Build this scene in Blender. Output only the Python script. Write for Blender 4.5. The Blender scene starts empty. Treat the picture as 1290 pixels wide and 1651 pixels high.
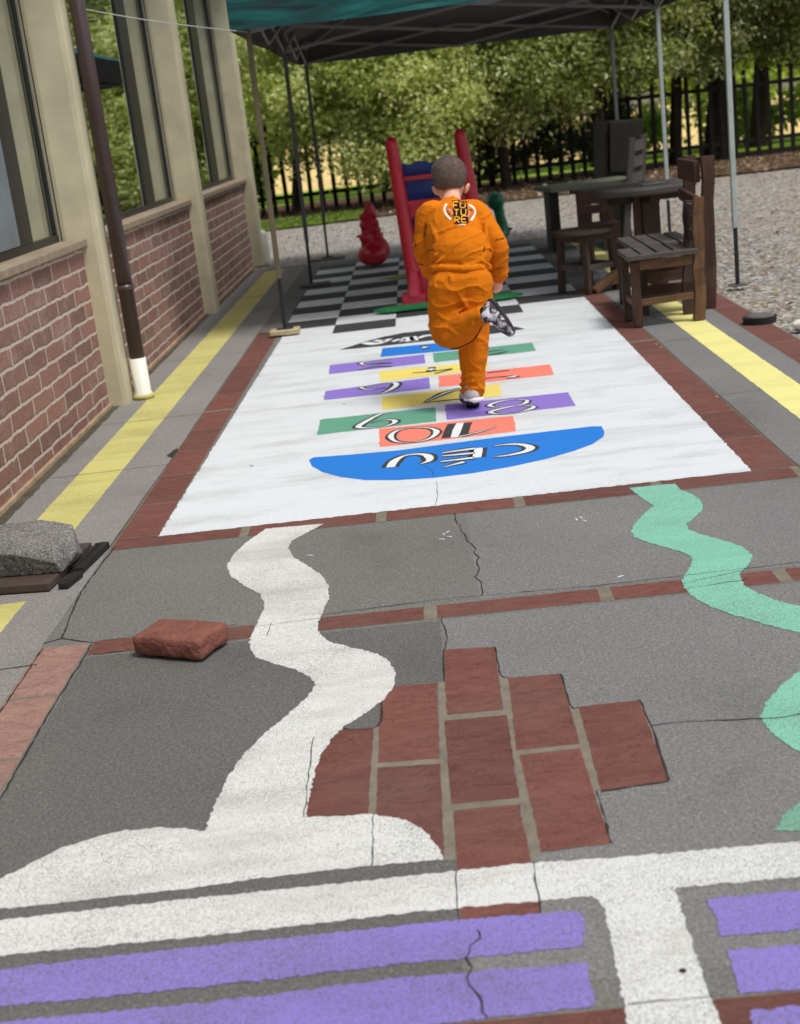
import bpy, bmesh, math, random
from mathutils import Vector, Matrix, noise
from mathutils.bvhtree import BVHTree
random.seed(7)
S = bpy.context.scene
C = S.collection
R = math.radians
V3 = Vector

# ------------------------------------------------------------------ camera
YAW, PITCH, ROLL, FPX, H = R(-2.182), R(-16.197), R(-6.765), 2168.0, 1.38
FV = V3((math.sin(YAW)*math.cos(PITCH), math.cos(YAW)*math.cos(PITCH), math.sin(PITCH)))
_r = V3((math.cos(YAW), -math.sin(YAW), 0)); _u = _r.cross(FV)
RV = _r*math.cos(ROLL)+_u*math.sin(ROLL); UV = -_r*math.sin(ROLL)+_u*math.cos(ROLL)
CAM = V3((0, 0, H))
def ray(x, y): return FV+RV*((x-645)/FPX)-UV*((y-825.5)/FPX)
def G(x, y, z=0.0):                      # survey point of the photograph -> point on the ground (metres)
    d = ray(x, y); return CAM+d*((z-H)/d.z)
def W(x, y, Y):                          # survey point at a known distance Y
    d = ray(x, y); return CAM+d*(Y/d.y)
cd = bpy.data.cameras.new('camera'); cam = bpy.data.objects.new('camera', cd); C.objects.link(cam)
M3 = Matrix((RV, UV, -FV)).transposed(); cam.matrix_world = Matrix.Translation(CAM) @ M3.to_4x4()
cd.sensor_fit = 'VERTICAL'; cd.sensor_height = 36; cd.lens = FPX/1651*36
cd.clip_start = 0.05; cd.clip_end = 2000
cd.dof.use_dof = True; cd.dof.focus_distance = 4.4; cd.dof.aperture_fstop = 4.3
S.camera = cam

# ------------------------------------------------------------------ light
SUN = V3((0.34, -0.28, 0.92)).normalized()
w = bpy.data.worlds.new('World'); S.world = w; w.use_nodes = True
nt = w.node_tree; bg = nt.nodes['Background']
sk = nt.nodes.new('ShaderNodeTexSky'); sk.sky_type = 'NISHITA'; sk.sun_disc = False
sk.sun_elevation = math.asin(SUN.z); sk.sun_rotation = math.atan2(SUN.x, SUN.y); sk.air_density = 1.0; sk.dust_density = 3.0
hs = nt.nodes.new('ShaderNodeHueSaturation'); hs.inputs['Saturation'].default_value = 0.45
nt.links.new(sk.outputs[0], hs.inputs['Color']); nt.links.new(hs.outputs[0], bg.inputs[0]); bg.inputs[1].default_value = 0.115
sl = bpy.data.lights.new('sun', 'SUN'); sl.energy = 2.0; sl.angle = R(15); sl.color = (1, 0.975, 0.94)
so = bpy.data.objects.new('sun', sl); C.objects.link(so); so.rotation_euler = (-SUN).to_track_quat('-Z', 'Y').to_euler()
S.view_settings.view_transform = 'Standard'; S.view_settings.look = 'None'; S.view_settings.gamma = 1; S.view_settings.exposure = 0.27
try:
    S.cycles.max_bounces = 6; S.cycles.transparent_max_bounces = 8; S.cycles.use_denoising = True
except Exception: pass

# ------------------------------------------------------------------ materials
def srgb(r, g, b):
    f = lambda c: (c/255/12.92) if c/255 <= 0.04045 else ((c/255+0.055)/1.055)**2.4
    return (f(r), f(g), f(b), 1)
class NT:
    def __init__(s, name):
        s.m = bpy.data.materials.new(name); s.m.use_nodes = True; s.t = s.m.node_tree
        s.p = s.t.nodes['Principled BSDF']; s.out = s.t.nodes['Material Output']
        s.tc = s.t.nodes.new('ShaderNodeTexCoord'); s.co = s.tc.outputs['Object']
    def n(s, ty, **k):
        o = s.t.nodes.new('ShaderNode'+ty)
        for a, v in k.items(): setattr(o, a, v)
        return o
    def l(s, a, b): s.t.links.new(a, b)
    def mapping(s, scale=(1, 1, 1), rot=(0, 0, 0)):
        m = s.n('Mapping'); m.inputs['Scale'].default_value = scale; m.inputs['Rotation'].default_value = rot
        s.l(s.co, m.inputs[0]); return m.outputs[0]
    def noise(s, sc, det=3, co=None, rough=0.5, dist=0):
        o = s.n('TexNoise'); o.inputs['Scale'].default_value = sc; o.inputs['Detail'].default_value = det
        o.inputs['Roughness'].default_value = rough; o.inputs['Distortion'].default_value = dist
        s.l(co or s.co, o.inputs['Vector']); return o.outputs['Fac']
    def voro(s, sc, out='Color', feature='F1', co=None):
        o = s.n('TexVoronoi', feature=feature); o.inputs['Scale'].default_value = sc; s.l(co or s.co, o.inputs['Vector']); return o.outputs[out]
    def ramp(s, fac, stops, interp='LINEAR'):
        o = s.n('ValToRGB'); e = o.color_ramp.elements; o.color_ramp.interpolation = interp
        while len(e) < len(stops): e.new(0.5)
        for k, (p, c) in enumerate(stops):
            e[k].position = p; e[k].color = c if hasattr(c, '__len__') else (c, c, c, 1)
        s.l(fac, o.inputs[0]); return o.outputs[0]
    def mix(s, fac, a, b, mode='MIX'):
        o = s.n('Mix', data_type='RGBA', blend_type=mode)
        for v, i in ((fac, 0), (a, 6), (b, 7)):
            if hasattr(v, 'links'): s.l(v, o.inputs[i])
            else: o.inputs[i].default_value = v
        return o.outputs[2]
    def bump(s, h, strength=0.3, dist=0.01, prev=None):
        o = s.n('Bump'); o.inputs['Strength'].default_value = strength; o.inputs['Distance'].default_value = dist
        s.l(h, o.inputs['Height'])
        if prev is not None: s.l(prev, o.inputs['Normal'])
        return o.outputs[0]
    def done(s, col=None, rough=0.8, nrm=None, spec=0.3, metal=0):
        if col is not None:
            if hasattr(col, 'links'): s.l(col, s.p.inputs['Base Color'])
            else: s.p.inputs['Base Color'].default_value = col
        if hasattr(rough, 'links'): s.l(rough, s.p.inputs['Roughness'])
        else: s.p.inputs['Roughness'].default_value = rough
        s.p.inputs['Specular IOR Level'].default_value = spec; s.p.inputs['Metallic'].default_value = metal
        if nrm is not None: s.l(nrm, s.p.inputs['Normal'])
        return s.m
def sc(c, k): return (c[0]*k, c[1]*k, c[2]*k, 1)

def asphalt_col(t, base):
    cells = t.n('RGBToBW'); t.l(t.voro(480), cells.inputs[0])
    spk = t.ramp(cells.outputs[0], [(0.0, sc(base, 0.58)), (0.45, sc(base, 0.92)), (0.72, sc(base, 1.12)), (0.9, sc(base, 1.5)), (0.97, sc(base, 2.5))])
    fine = t.ramp(t.noise(120, 4), [(0.3, 0.75), (0.7, 1.2)])
    c = t.mix(1.0, spk, fine, 'MULTIPLY')
    big = t.ramp(t.noise(1.3, 5, rough=0.6), [(0.28, (0.74, 0.75, 0.73, 1)), (0.42, (0.95, 0.95, 0.95, 1)), (0.58, (1, 1, 1, 1)), (0.75, (1.14, 1.12, 1.11, 1))])
    return t.mix(1.0, c, big, 'MULTIPLY'), cells.outputs[0]
def m_asphalt(name, base):
    t = NT(name); c, h = asphalt_col(t, base)
    return t.done(c, 0.9, t.bump(h, 0.35, 0.003), 0.25)
ASPH = srgb(113, 112, 107)
M = {}
M['asphalt'] = m_asphalt('asphalt', sc(ASPH, 1.02))
M['asphalt_olive'] = m_asphalt('asphalt_olive', srgb(100, 99, 95))
M['asphalt_violet'] = m_asphalt('asphalt_violet', srgb(121, 120, 118))
M['asphalt_lane'] = m_asphalt('asphalt_lane', srgb(136, 133, 129))
def m_paint(name, col, wear=0.0, grain=0.5, dirt=0.25, shade=1.0):
    t = NT(name); a, h = asphalt_col(t, sc(ASPH, 0.85))
    g0 = t.noise(380, 3, rough=0.7); gm = t.n('Math', operation='MULTIPLY_ADD'); t.l(h, gm.inputs[0]); gm.inputs[1].default_value = 0.42; gg = t.n('Math', operation='MULTIPLY_ADD'); t.l(g0, gg.inputs[0]); gg.inputs[1].default_value = 0.9; gg.inputs[2].default_value = -0.17; t.l(gg.outputs[0], gm.inputs[2]); g = gm.outputs[0]; b = t.noise(2.2, 4, rough=0.65)
    add = t.n('Math', operation='MULTIPLY_ADD'); t.l(b, add.inputs[0]); add.inputs[1].default_value = 0.55; t.l(g, add.inputs[2])
    lo = 0.50+wear; msk = t.ramp(add.outputs[0], [(max(0, min(1, lo-0.02)), 0.0), (max(0, min(1, lo+0.22)), 1.0)])
    dn = t.mix(dirt, (1, 1, 1, 1), t.ramp(t.noise(2.2, 8, t.mapping((0.55, 2.0, 1)), 0.72), [(0.3, (0.66, 0.65, 0.62, 1)), (0.52, (1, 1, 1, 1))]), 'MIX')
    gr = t.ramp(g, [(0.3, 1-0.30*grain), (0.62, 1.0)])
    pc = t.mix(1.0, t.mix(1.0, col, dn, 'MULTIPLY'), gr, 'MULTIPLY')
    return t.done(t.mix(msk, a, pc), 0.7, t.bump(h, 0.25, 0.002), 0.3)
WHITE = srgb(216, 220, 222)
M['white'] = m_paint('white_paint', WHITE, -0.12, 0.5, 0.8)
M['white_worn'] = m_paint('worn_white_paint', srgb(217, 217, 212), -0.01, 0.9, 0.8)
M['yellow'] = m_paint('yellow_paint', srgb(206, 198, 122), -0.05, 0.6, 0.8)
M['yellow2'] = m_paint('pale_yellow_paint', srgb(232, 223, 142), -0.14, 0.4, 0.4)
M['purple'] = m_paint('purple_paint', srgb(138, 124, 198), 0.03, 0.9, 0.4)
M['purple2'] = m_paint('violet_paint', srgb(138, 116, 198), -0.2, 0.3, 0.2)
M['mint'] = m_paint('mint_paint', srgb(132, 196, 172), -0.03, 0.9, 0.4)
M['mint_worn'] = m_paint('worn_mint_paint', srgb(120, 170, 146), 0.06, 0.9, 0.3)
M['green'] = m_paint('green_paint', srgb(98, 158, 132), -0.2, 0.3, 0.3)
M['coral'] = m_paint('coral_paint', srgb(240, 130, 112), -0.2, 0.3, 0.3)
M['lemon'] = m_paint('lemon_paint', srgb(232, 212, 110), -0.2, 0.3, 0.4)
M['blue'] = m_paint('blue_paint', srgb(34, 122, 210), -0.2, 0.5, 0.15)
M['black'] = m_paint('black_paint', srgb(58, 60, 62), -0.2, 0.3, 0.2)
M['letter_white'] = m_paint('letter_white', srgb(222, 226, 226), -0.2, 0.2, 0.1)
M['olive_paint'] = m_paint('olive_yellow_paint', srgb(160, 158, 84), -0.2, 0.3, 0.3)
def m_slate(name, a, b):
    t = NT(name); n1 = t.noise(9, 6, t.mapping((1, 2.2, 1)), 0.62, 0.6); n2 = t.noise(160, 3)
    rnd = t.n('ObjectInfo').outputs['Random']
    c = t.mix(t.ramp(n1, [(0.3, 0.0), (0.72, 1.0)]), a, b)
    c = t.mix(1.0, c, t.ramp(n2, [(0.25, 0.78), (0.7, 1.12)]), 'MULTIPLY')
    c = t.mix(1.0, c, t.ramp(rnd, [(0, (0.82, 0.84, 0.86, 1)), (1, (1.1, 1.06, 1.05, 1))]), 'MULTIPLY')
    vein = t.ramp(t.noise(4.5, 6, t.mapping((1, 2.4, 1)), 0.65, 1.6), [(0.485, (1, 1, 1, 1)), (0.5, (0.5, 0.48, 0.47, 1)), (0.515, (1, 1, 1, 1))]); c = t.mix(0.8, c, t.mix(1.0, c, vein, 'MULTIPLY'))
    c = t.mix(t.ramp(t.noise(2.6, 5), [(0.5, 0.0), (0.75, 0.4)]), c, srgb(110, 86, 77))
    bp = t.bump(t.ramp(t.noise(5, 8, t.mapping((1, 2.5, 1)), 0.7, 1.2), [(0.3, 0), (0.52, 0.55), (0.54, 0.75), (0.8, 1)]), 0.7, 0.006)
    return t.done(c, 0.8, t.bump(n2, 0.2, 0.002, bp), 0.3)
M['slate'] = m_slate('red_slate', srgb(108, 67, 58), srgb(122, 80, 69))
M['slate_pale'] = m_slate('pale_red_slate', srgb(138, 108, 97), srgb(156, 126, 114))
def m_plain(name, col, rough=0.7, var=0.2, scale=8, bump=0.15, bs=60, spec=0.3, metal=0, bd=0.004):
    t = NT(name); n1 = t.noise(scale, 5, rough=0.6)
    c = t.mix(t.ramp(n1, [(0.3, 0.0), (0.7, 1.0)]), sc(col, 1-var), sc(col, 1+var*0.6))
    return t.done(c, rough, t.bump(t.noise(bs, 4), bump, bd), spec, metal)
M['mortar'] = m_plain('grey_mortar', srgb(122, 114, 100), 0.95, 0.25, 20, 0.5, 120)
M['crack'] = m_plain('crack_dark', srgb(52, 48, 44), 1, 0.2)
M['moss'] = m_plain('mossy_gap', srgb(84, 80, 66), 1, 0.4, 14, 0.5, 90)
M['sealant'] = m_plain('tan_sealant', srgb(168, 142, 116), 0.9, 0.3, 10)
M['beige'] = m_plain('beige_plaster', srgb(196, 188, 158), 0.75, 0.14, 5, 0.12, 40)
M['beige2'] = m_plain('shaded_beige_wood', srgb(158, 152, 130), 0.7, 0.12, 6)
M['sill'] = m_plain('sill_stone', srgb(146, 130, 110), 0.85, 0.2, 12, 0.3)
M['brown_pipe'] = m_plain('brown_enamel', srgb(70, 54, 52), 0.35, 0.15, 6, 0.03, 30, 0.5)
M['pvc'] = m_plain('white_pvc', srgb(228, 226, 214), 0.4, 0.06, 8, 0.02)
M['frame_dark'] = m_plain('dark_window_frame', srgb(40, 42, 40), 0.4, 0.2, 8, 0.05)
M['blue_grey'] = m_plain('plain_blue_grey', srgb(118, 126, 130), 0.5, 0.15, 4, 0.05)
M['fascia'] = m_plain('eave_wood', srgb(120, 100, 80), 0.8, 0.2, 6)
M['roof'] = m_plain('roof_tile', srgb(140, 80, 60), 0.9, 0.2, 6)
t = NT('window_glass'); gl = t.n('BsdfGlossy'); gl.inputs['Roughness'].default_value = 0.015; gl.inputs['Color'].default_value = (0.70, 0.74, 0.74, 1)
df = t.n('BsdfDiffuse'); df.inputs['Color'].default_value = (0.012, 0.014, 0.014, 1); ms = t.n('MixShader'); lw = t.n('Fresnel'); lw.inputs['IOR'].default_value = 1.75
t.l(t.bump(t.noise(0.9, 2), 0.05, 0.05), gl.inputs['Normal'])
t.l(lw.outputs[0], ms.inputs[0]); t.l(df.outputs[0], ms.inputs[1]); t.l(gl.outputs[0], ms.inputs[2]); t.l(ms.outputs[0], t.out.inputs[0]); M['glass'] = t.m
# brick
t = NT('purple_brown_brick'); sx = t.n('SeparateXYZ'); t.l(t.co, sx.inputs[0]); cb = t.n('CombineXYZ')
dn = t.noise(7, 5, rough=0.65); md = t.n('Math', operation='MULTIPLY_ADD'); t.l(dn, md.inputs[0]); md.inputs[1].default_value = 0.035; t.l(sx.outputs[2], md.inputs[2])
me_ = t.n('Math', operation='MULTIPLY_ADD'); t.l(t.noise(9, 4, t.mapping((1, 1, 1.3))), me_.inputs[0]); me_.inputs[1].default_value = 0.045; t.l(sx.outputs[1], me_.inputs[2]); t.l(me_.outputs[0], cb.inputs[0]); t.l(md.outputs[0], cb.inputs[1])
bt = t.n('TexBrick'); t.l(cb.outputs[0], bt.inputs['Vector']); bt.inputs['Scale'].default_value = 1
bt.inputs['Brick Width'].default_value = 0.36; bt.inputs['Row Height'].default_value = 0.09; bt.inputs['Mortar Size'].default_value = 0.011; bt.inputs['Mortar Smooth'].default_value = 0.6; bt.inputs['Bias'].default_value = 0.0
bt.inputs['Color1'].default_value = srgb(126, 97, 86); bt.inputs['Color2'].default_value = srgb(152, 114, 100); bt.inputs['Mortar'].default_value = srgb(192, 178, 164)
eff = t.ramp(t.noise(3.5, 6, rough=0.75), [(0.5, 0.0), (0.72, 0.4)])
c = t.mix(eff, bt.outputs['Color'], srgb(190, 178, 172)); c = t.mix(1.0, c, t.ramp(t.noise(60, 4), [(0.3, 0.8), (0.7, 1.12)]), 'MULTIPLY')
inv = t.n('Math', operation='SUBTRACT'); inv.inputs[0].default_value = 1; t.l(bt.outputs['Fac'], inv.inputs[1])
M['brick'] = t.done(c, 0.9, t.bump(t.noise(70, 5), 0.35, 0.006, t.bump(inv.outputs[0], 0.6, 0.012)), 0.2)
# gravel / soil / grass / field
t = NT('grey_gravel'); v = t.voro(34); bw = t.n('RGBToBW'); t.l(v, bw.inputs[0])
c = t.ramp(bw.outputs[0], [(0.05, srgb(88, 85, 81)), (0.4, srgb(134, 130, 124)), (0.7, srgb(166, 162, 155)), (0.95, srgb(214, 210, 200))])
c = t.mix(t.ramp(t.noise(0.6, 5), [(0.4, 0.0), (0.7, 0.5)]), c, srgb(160, 146, 132)); c = t.mix(1.0, c, t.ramp(t.noise(14, 4), [(0.3, 0.75), (0.65, 1.1)]), 'MULTIPLY')
M['gravel'] = t.done(c, 0.95, t.bump(t.voro(34, 'Distance'), 0.9, 0.02), 0.2)
M['soil'] = m_plain('leaf_littered_soil', srgb(96, 74, 56), 1, 0.5, 5, 0.8, 20, 0.1, 0, 0.03)
M['grass'] = m_plain('lawn_green', srgb(112, 136, 52), 1, 0.35, 6, 0.8, 40, 0.1, 0, 0.03)
M['field'] = m_plain('dry_field', srgb(226, 198, 132), 1, 0.25, 0.4, 0.5, 5, 0.1)
M['earth'] = m_plain('earth', srgb(120, 112, 92), 1, 0.3, 0.5, 0.5, 10, 0.1)
M['fieldgreen'] = m_plain('bright_meadow', srgb(150, 180, 60), 1, 0.3, 0.6, 0.5, 5, 0.1)
def m_wood(name, a, b, along=(1, 1, 14)):
    t = NT(name); t.co = t.tc.outputs['Generated']
    n1 = t.noise(5, 6, t.mapping(along), 0.65, 0.4); n2 = t.noise(2.5, 4)
    c = t.mix(t.ramp(n1, [(0.3, 0.0), (0.7, 1.0)]), a, b); c = t.mix(1.0, c, t.ramp(n2, [(0.3, 0.65), (0.7, 1.15)]), 'MULTIPLY')
    return t.done(c, 0.65, t.bump(n1, 0.4, 0.006), 0.35)
M['wood'] = m_wood('dark_stained_wood', srgb(50, 39, 33), srgb(82, 63, 51), (14, 14, 1.2))
M['wood_red'] = m_wood('red_brown_wood', srgb(52, 36, 30), srgb(92, 62, 49), (14, 14, 1.2))
M['wood_warm'] = m_wood('weathered_honey_wood', srgb(80, 58, 40), srgb(132, 97, 67), (12, 12, 1.0))
M['wood_grey'] = m_wood('grey_weathered_wood', srgb(64, 59, 56), srgb(98, 91, 86), (10, 1.2, 10))
M['wood_black'] = m_wood('blackened_wood', srgb(26, 24, 22), srgb(48, 43, 39), (12, 12, 1.2))
M['wood_pale'] = m_wood('pale_wood', srgb(170, 156, 120), srgb(206, 192, 150), (3, 10, 3))
M['table_green'] = m_plain('greenish_tabletop', srgb(110, 112, 96), 0.6, 0.2, 4)
M['steel'] = m_plain('galvanised_pole', srgb(186, 196, 192), 0.4, 0.12, 12, 0.04, 40, 0.5, 0.35)
M['steel_dark'] = m_plain('grey_pole', srgb(92, 94, 94), 0.5, 0.15, 12, 0.04, 40, 0.5, 0.3)
M['steel_mid'] = m_plain('pale_grey_bar', srgb(150, 150, 152), 0.5, 0.1)
M['steel_brown'] = m_plain('tan_pole', srgb(104, 94, 72), 0.5, 0.2, 6, 0.04, 40, 0.5, 0.1)
M['foot_black'] = m_plain('black_leg', srgb(38, 40, 40), 0.5, 0.15)
M['teal'] = m_plain('teal_polyester', srgb(18, 98, 94), 0.55, 0.2, 2.2, 0.25, 6, 0.35, 0, 0.03)
M['teal_front'] = None
t = NT('fold_shaded_teal'); cc = t.ramp(t.noise(1.6, 4, t.mapping((0.7, 1, 5)), 0.6, 0.6), [(0.38, srgb(24, 44, 46)), (0.5, srgb(12, 84, 82)), (0.66, srgb(44, 124, 118))]); M['teal_front'] = t.done(cc, 0.55, t.bump(t.noise(3, 3, t.mapping((1, 1, 4))), 0.3, 0.03), 0.35)  # dark fold shading drawn into the teal colour by stretched noise
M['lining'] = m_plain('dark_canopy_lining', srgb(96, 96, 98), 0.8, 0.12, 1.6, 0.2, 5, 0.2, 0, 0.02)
def m_plastic(name, col, rough=0.35):
    t = NT(name); n1 = t.noise(4, 4)
    c = t.mix(t.ramp(n1, [(0.3, 0.0), (0.7, 1.0)]), sc(col, 0.8), sc(col, 1.12)); 
    return t.done(c, t.ramp(t.noise(9, 4), [(0.3, rough*0.8), (0.7, rough*1.4)]), t.bump(t.noise(120, 2), 0.05, 0.002), 0.5)
M['red'] = m_plastic('red_plastic', srgb(196, 26, 46), 0.3)
M['red_pale'] = m_plastic('pale_red_plastic', srgb(214, 62, 84), 0.5)  # paler, pinker red used on the rail feet
M['blue_pl'] = m_plastic('blue_plastic', srgb(16, 44, 128), 0.4)
M['green_pl'] = m_plastic('green_plastic', srgb(18, 110, 78), 0.35)
M['green_strip'] = m_plastic('green_strip', srgb(38, 132, 76), 0.5)
M['eye_black'] = m_plastic('black_gloss', srgb(20, 18, 16), 0.2)
M['eye_white'] = m_plastic('white_gloss', srgb(230, 228, 224), 0.3)
M['lips'] = m_plastic('lip_pink', srgb(190, 110, 100), 0.5)
t = NT('grey_granite'); bw = t.n('RGBToBW'); t.l(t.voro(260), bw.inputs[0])
c = t.ramp(bw.outputs[0], [(0.1, srgb(74, 72, 70)), (0.5, srgb(112, 109, 105)), (0.9, srgb(150, 147, 142))])
c = t.mix(1.0, c, t.ramp(t.noise(9, 5), [(0.3, 0.75), (0.7, 1.15)]), 'MULTIPLY')
M['granite'] = t.done(c, 0.85, t.bump(t.noise(60, 6, rough=0.7), 0.4, 0.006), 0.3)
M['redstone'] = m_plain('red_brick_stone', srgb(128, 82, 71), 0.92, 0.28, 14, 0.8, 110, 0.15, 0, 0.006)
M['plate'] = m_plain('dark_brown_plate', srgb(78, 65, 59), 0.6, 0.3, 7, 0.3, 40)
M['concrete'] = m_plain('dark_concrete', srgb(96, 94, 90), 0.9, 0.25, 14, 0.5, 60)
M['concrete_dk'] = m_plain('black_rubber_rim', srgb(42, 42, 40), 0.8, 0.2)
def m_fabric(name, col, fold=0.5):
    t = NT(name); n1 = t.noise(3.5, 4)
    c = t.mix(t.ramp(n1, [(0.3, 0.0), (0.7, 1.0)]), sc(col, 0.86), sc(col, 1.08))
    wv = t.bump(t.noise(420, 2), 0.25, 0.0015)
    return t.done(c, 0.95, t.bump(t.noise(11, 3, t.mapping((1, 1, 1.8)), 0.5, 0.5), fold, 0.02, wv), 0.15)
M['orange'] = m_fabric('orange_fleece', srgb(210, 115, 14), 0.55)
M['piping'] = m_fabric('dark_seam', srgb(82, 40, 22), 0)
M['sock'] = m_fabric('black_sock', srgb(26, 24, 24), 0.2)
M['print_black'] = m_fabric('black_print', srgb(34, 26, 22), 0)
M['print_white'] = m_fabric('white_print', srgb(240, 226, 214), 0)
M['print_pink'] = m_fabric('pink_print', srgb(226, 150, 130), 0)
M['print_orange'] = m_fabric('orange_print', srgb(244, 176, 60), 0)
M['skin'] = m_plain('skin', srgb(226, 172, 148), 0.5, 0.08, 12, 0.05, 200, 0.35)
M['skin'].node_tree.nodes['Principled BSDF'].inputs['Subsurface Weight'].default_value = 0.15
M['skin'].node_tree.nodes['Principled BSDF'].inputs['Subsurface Radius'].default_value = (0.01, 0.004, 0.002)
t = NT('short_brown_hair'); n1 = t.noise(40, 5, t.mapping((6, 6, 1.0)), 0.7)
c = t.mix(t.ramp(n1, [(0.3, 0.0), (0.7, 1.0)]), srgb(78, 66, 61), srgb(126, 110, 101)); M['hair'] = t.done(c, 0.75, t.bump(n1, 0.6, 0.004), 0.25)
M['shoe_grey'] = m_fabric('grey_shoe_mesh', srgb(188, 182, 184), 0.1)
M['shoe_black'] = m_plain('black_shoe_rubber', srgb(48, 46, 48), 0.6, 0.2, 20)
t = NT('camo_shoe'); c = t.ramp(t.noise(28, 3, dist=1.0), [(0.42, srgb(58, 54, 58)), (0.5, srgb(150, 142, 148)), (0.58, srgb(206, 200, 204))], 'CONSTANT'); M['shoe_camo'] = t.done(c, 0.7, None, 0.3)
M['fence'] = m_plain('backlit_fence_wood', srgb(34, 31, 27), 0.9, 0.3, 6)  # backlit darkness of the pickets put into the base colour
M['bark'] = m_plain('bark', srgb(64, 54, 46), 1, 0.4, 9, 0.9, 14, 0.1, 0, 0.03)
M['bark_pale'] = m_plain('pale_bark', srgb(128, 118, 96), 1, 0.3, 9, 0.7, 14, 0.1, 0, 0.02)
def m_leaf(name, cols):
    t = NT(name); at = t.n('Attribute', attribute_name='rnd'); 
    c = t.ramp(at.outputs['Fac'], [(k/(len(cols)-1), srgb(*q)) for k, q in enumerate(cols)])
    d = t.n('BsdfDiffuse'); tr = t.n('BsdfTranslucent'); gl = t.n('BsdfGlossy'); gl.inputs['Roughness'].default_value = 0.35; m1 = t.n('MixShader'); m2 = t.n('MixShader')
    t.l(c, d.inputs[0]); t.l(c, tr.inputs[0]); m1.inputs[0].default_value = 0.55; m2.inputs[0].default_value = 0.05
    t.l(d.outputs[0], m1.inputs[1]); t.l(tr.outputs[0], m1.inputs[2]); t.l(m1.outputs[0], m2.inputs[1]); t.l(gl.outputs[0], m2.inputs[2]); t.l(m2.outputs[0], t.out.inputs[0]); return t.m
M['leaf_lime'] = m_leaf('lime_leaves', [(136, 150, 54), (184, 196, 92), (208, 216, 126), (232, 236, 174)])
M['leaf_mid'] = m_leaf('olive_leaves', [(100, 118, 46), (154, 168, 80), (182, 194, 108), (220, 222, 156)])
M['leaf_dark'] = m_leaf('dark_leaves', [(74, 90, 42), (120, 136, 66), (152, 164, 94), (196, 200, 140)])
M['leaf_deep'] = m_leaf('deep_green_leaves', [(48, 62, 30), (78, 94, 44), (106, 122, 60), (144, 154, 92)])
M['leaf_bright'] = m_leaf('bright_far_leaves', [(110, 140, 40), (150, 180, 56), (180, 204, 80), (206, 220, 120)])
M['leaf_dry'] = m_leaf('dry_leaf_litter', [(96, 78, 60), (150, 124, 96), (190, 168, 136), (222, 206, 178)])
M['blade'] = m_leaf('grass_blades', [(84, 110, 34), (120, 150, 48), (150, 176, 66), (176, 190, 96)])
M['wire'] = m_plain('pale_wire', srgb(190, 190, 180), 0.5, 0.1)

# ------------------------------------------------------------------ helpers
def tag(o, label=None, cat=None, group=None, kind=None):
    for k, v in (('label', label), ('category', cat), ('group', group), ('kind', kind)):
        if v: o[k] = v
    return o
def link(name, me, mat, parent=None, smooth=False):
    o = bpy.data.objects.new(name, me); C.objects.link(o)
    if mat is not None: me.materials.append(mat)
    if parent: o.parent = parent; o.matrix_parent_inverse = parent.matrix_world.inverted() if False else Matrix.Translation(-V3(parent.location))
    if smooth:
        for p in me.polygons: p.use_smooth = True
    return o
def obj(name, bm, mat, parent=None, smooth=False):
    me = bpy.data.meshes.new(name); bm.normal_update(); bm.to_mesh(me); bm.free(); return link(name, me, mat, parent, smooth)
def thing(name, label, cat, loc=(0, 0, 0), group=None):
    o = bpy.data.objects.new(name, None); C.objects.link(o); o.location = loc; o.empty_display_size = 0.1
    return tag(o, label, cat, group)
def bm_(): return bmesh.new()
def bar(bm, a, b, w, h=None, up=V3((0, 0, 1)), bev=0.004, taper=1.0):
    a = V3(a); b = V3(b); h = h or w; d = b-a; L = d.length; d.normalize()
    if abs(d.dot(up)) > 0.98: up = V3((0, 1, 0))
    x = d.cross(up).normalized(); y = x.cross(d).normalized()
    vs = []
    for p, k in ((a, 1), (b, taper)):
        for sx_, sy_ in ((-1, -1), (1, -1), (1, 1), (-1, 1)): vs.append(bm.verts.new(p+x*(w/2*sx_*k)+y*(h/2*sy_*k)))
    fs = [(3, 2, 1, 0), (4, 5, 6, 7), (0, 1, 5, 4), (1, 2, 6, 5), (2, 3, 7, 6), (3, 0, 4, 7)]
    ff = [bm.faces.new([vs[i] for i in f]) for f in fs]
    if bev: 
        es = list({e for f in ff for e in f.edges}); bmesh.ops.bevel(bm, geom=es, offset=min(bev, w*0.3, h*0.3), segments=2, affect='EDGES', profile=0.6)
def box(bm, x0, x1, y0, y1, z0, z1, bev=0.004):
    bar(bm, ((x0+x1)/2, (y0+y1)/2, z0), ((x0+x1)/2, (y0+y1)/2, z1), abs(x1-x0), abs(y1-y0), V3((0, 1, 0)), bev)
def catmull(pts, n=6, closed=False):
    P = [V3(p) for p in pts]; out = []; N = len(P)
    rng = range(N) if closed else range(N-1)
    for i in rng:
        g = (lambda k: P[k % N]) if closed else (lambda k: P[max(0, min(N-1, k))])
        p0, p1, p2, p3 = g(i-1), g(i), g(i+1), g(i+2)
        for k in range(n):
            s_ = k/n; out.append(0.5*((2*p1)+(p2-p0)*s_+(2*p0-5*p1+4*p2-p3)*s_*s_+(3*p1-p0-3*p2+p3)*s_**3))
    if not closed: out.append(P[-1])
    return out
def lerp_list(v, m):
    n = len(v); out = []
    for i in range(m):
        t_ = i/(m-1)*(n-1); k = min(int(t_), n-2); out.append(v[k]+(v[k+1]-v[k])*(t_-k))
    return out
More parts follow.
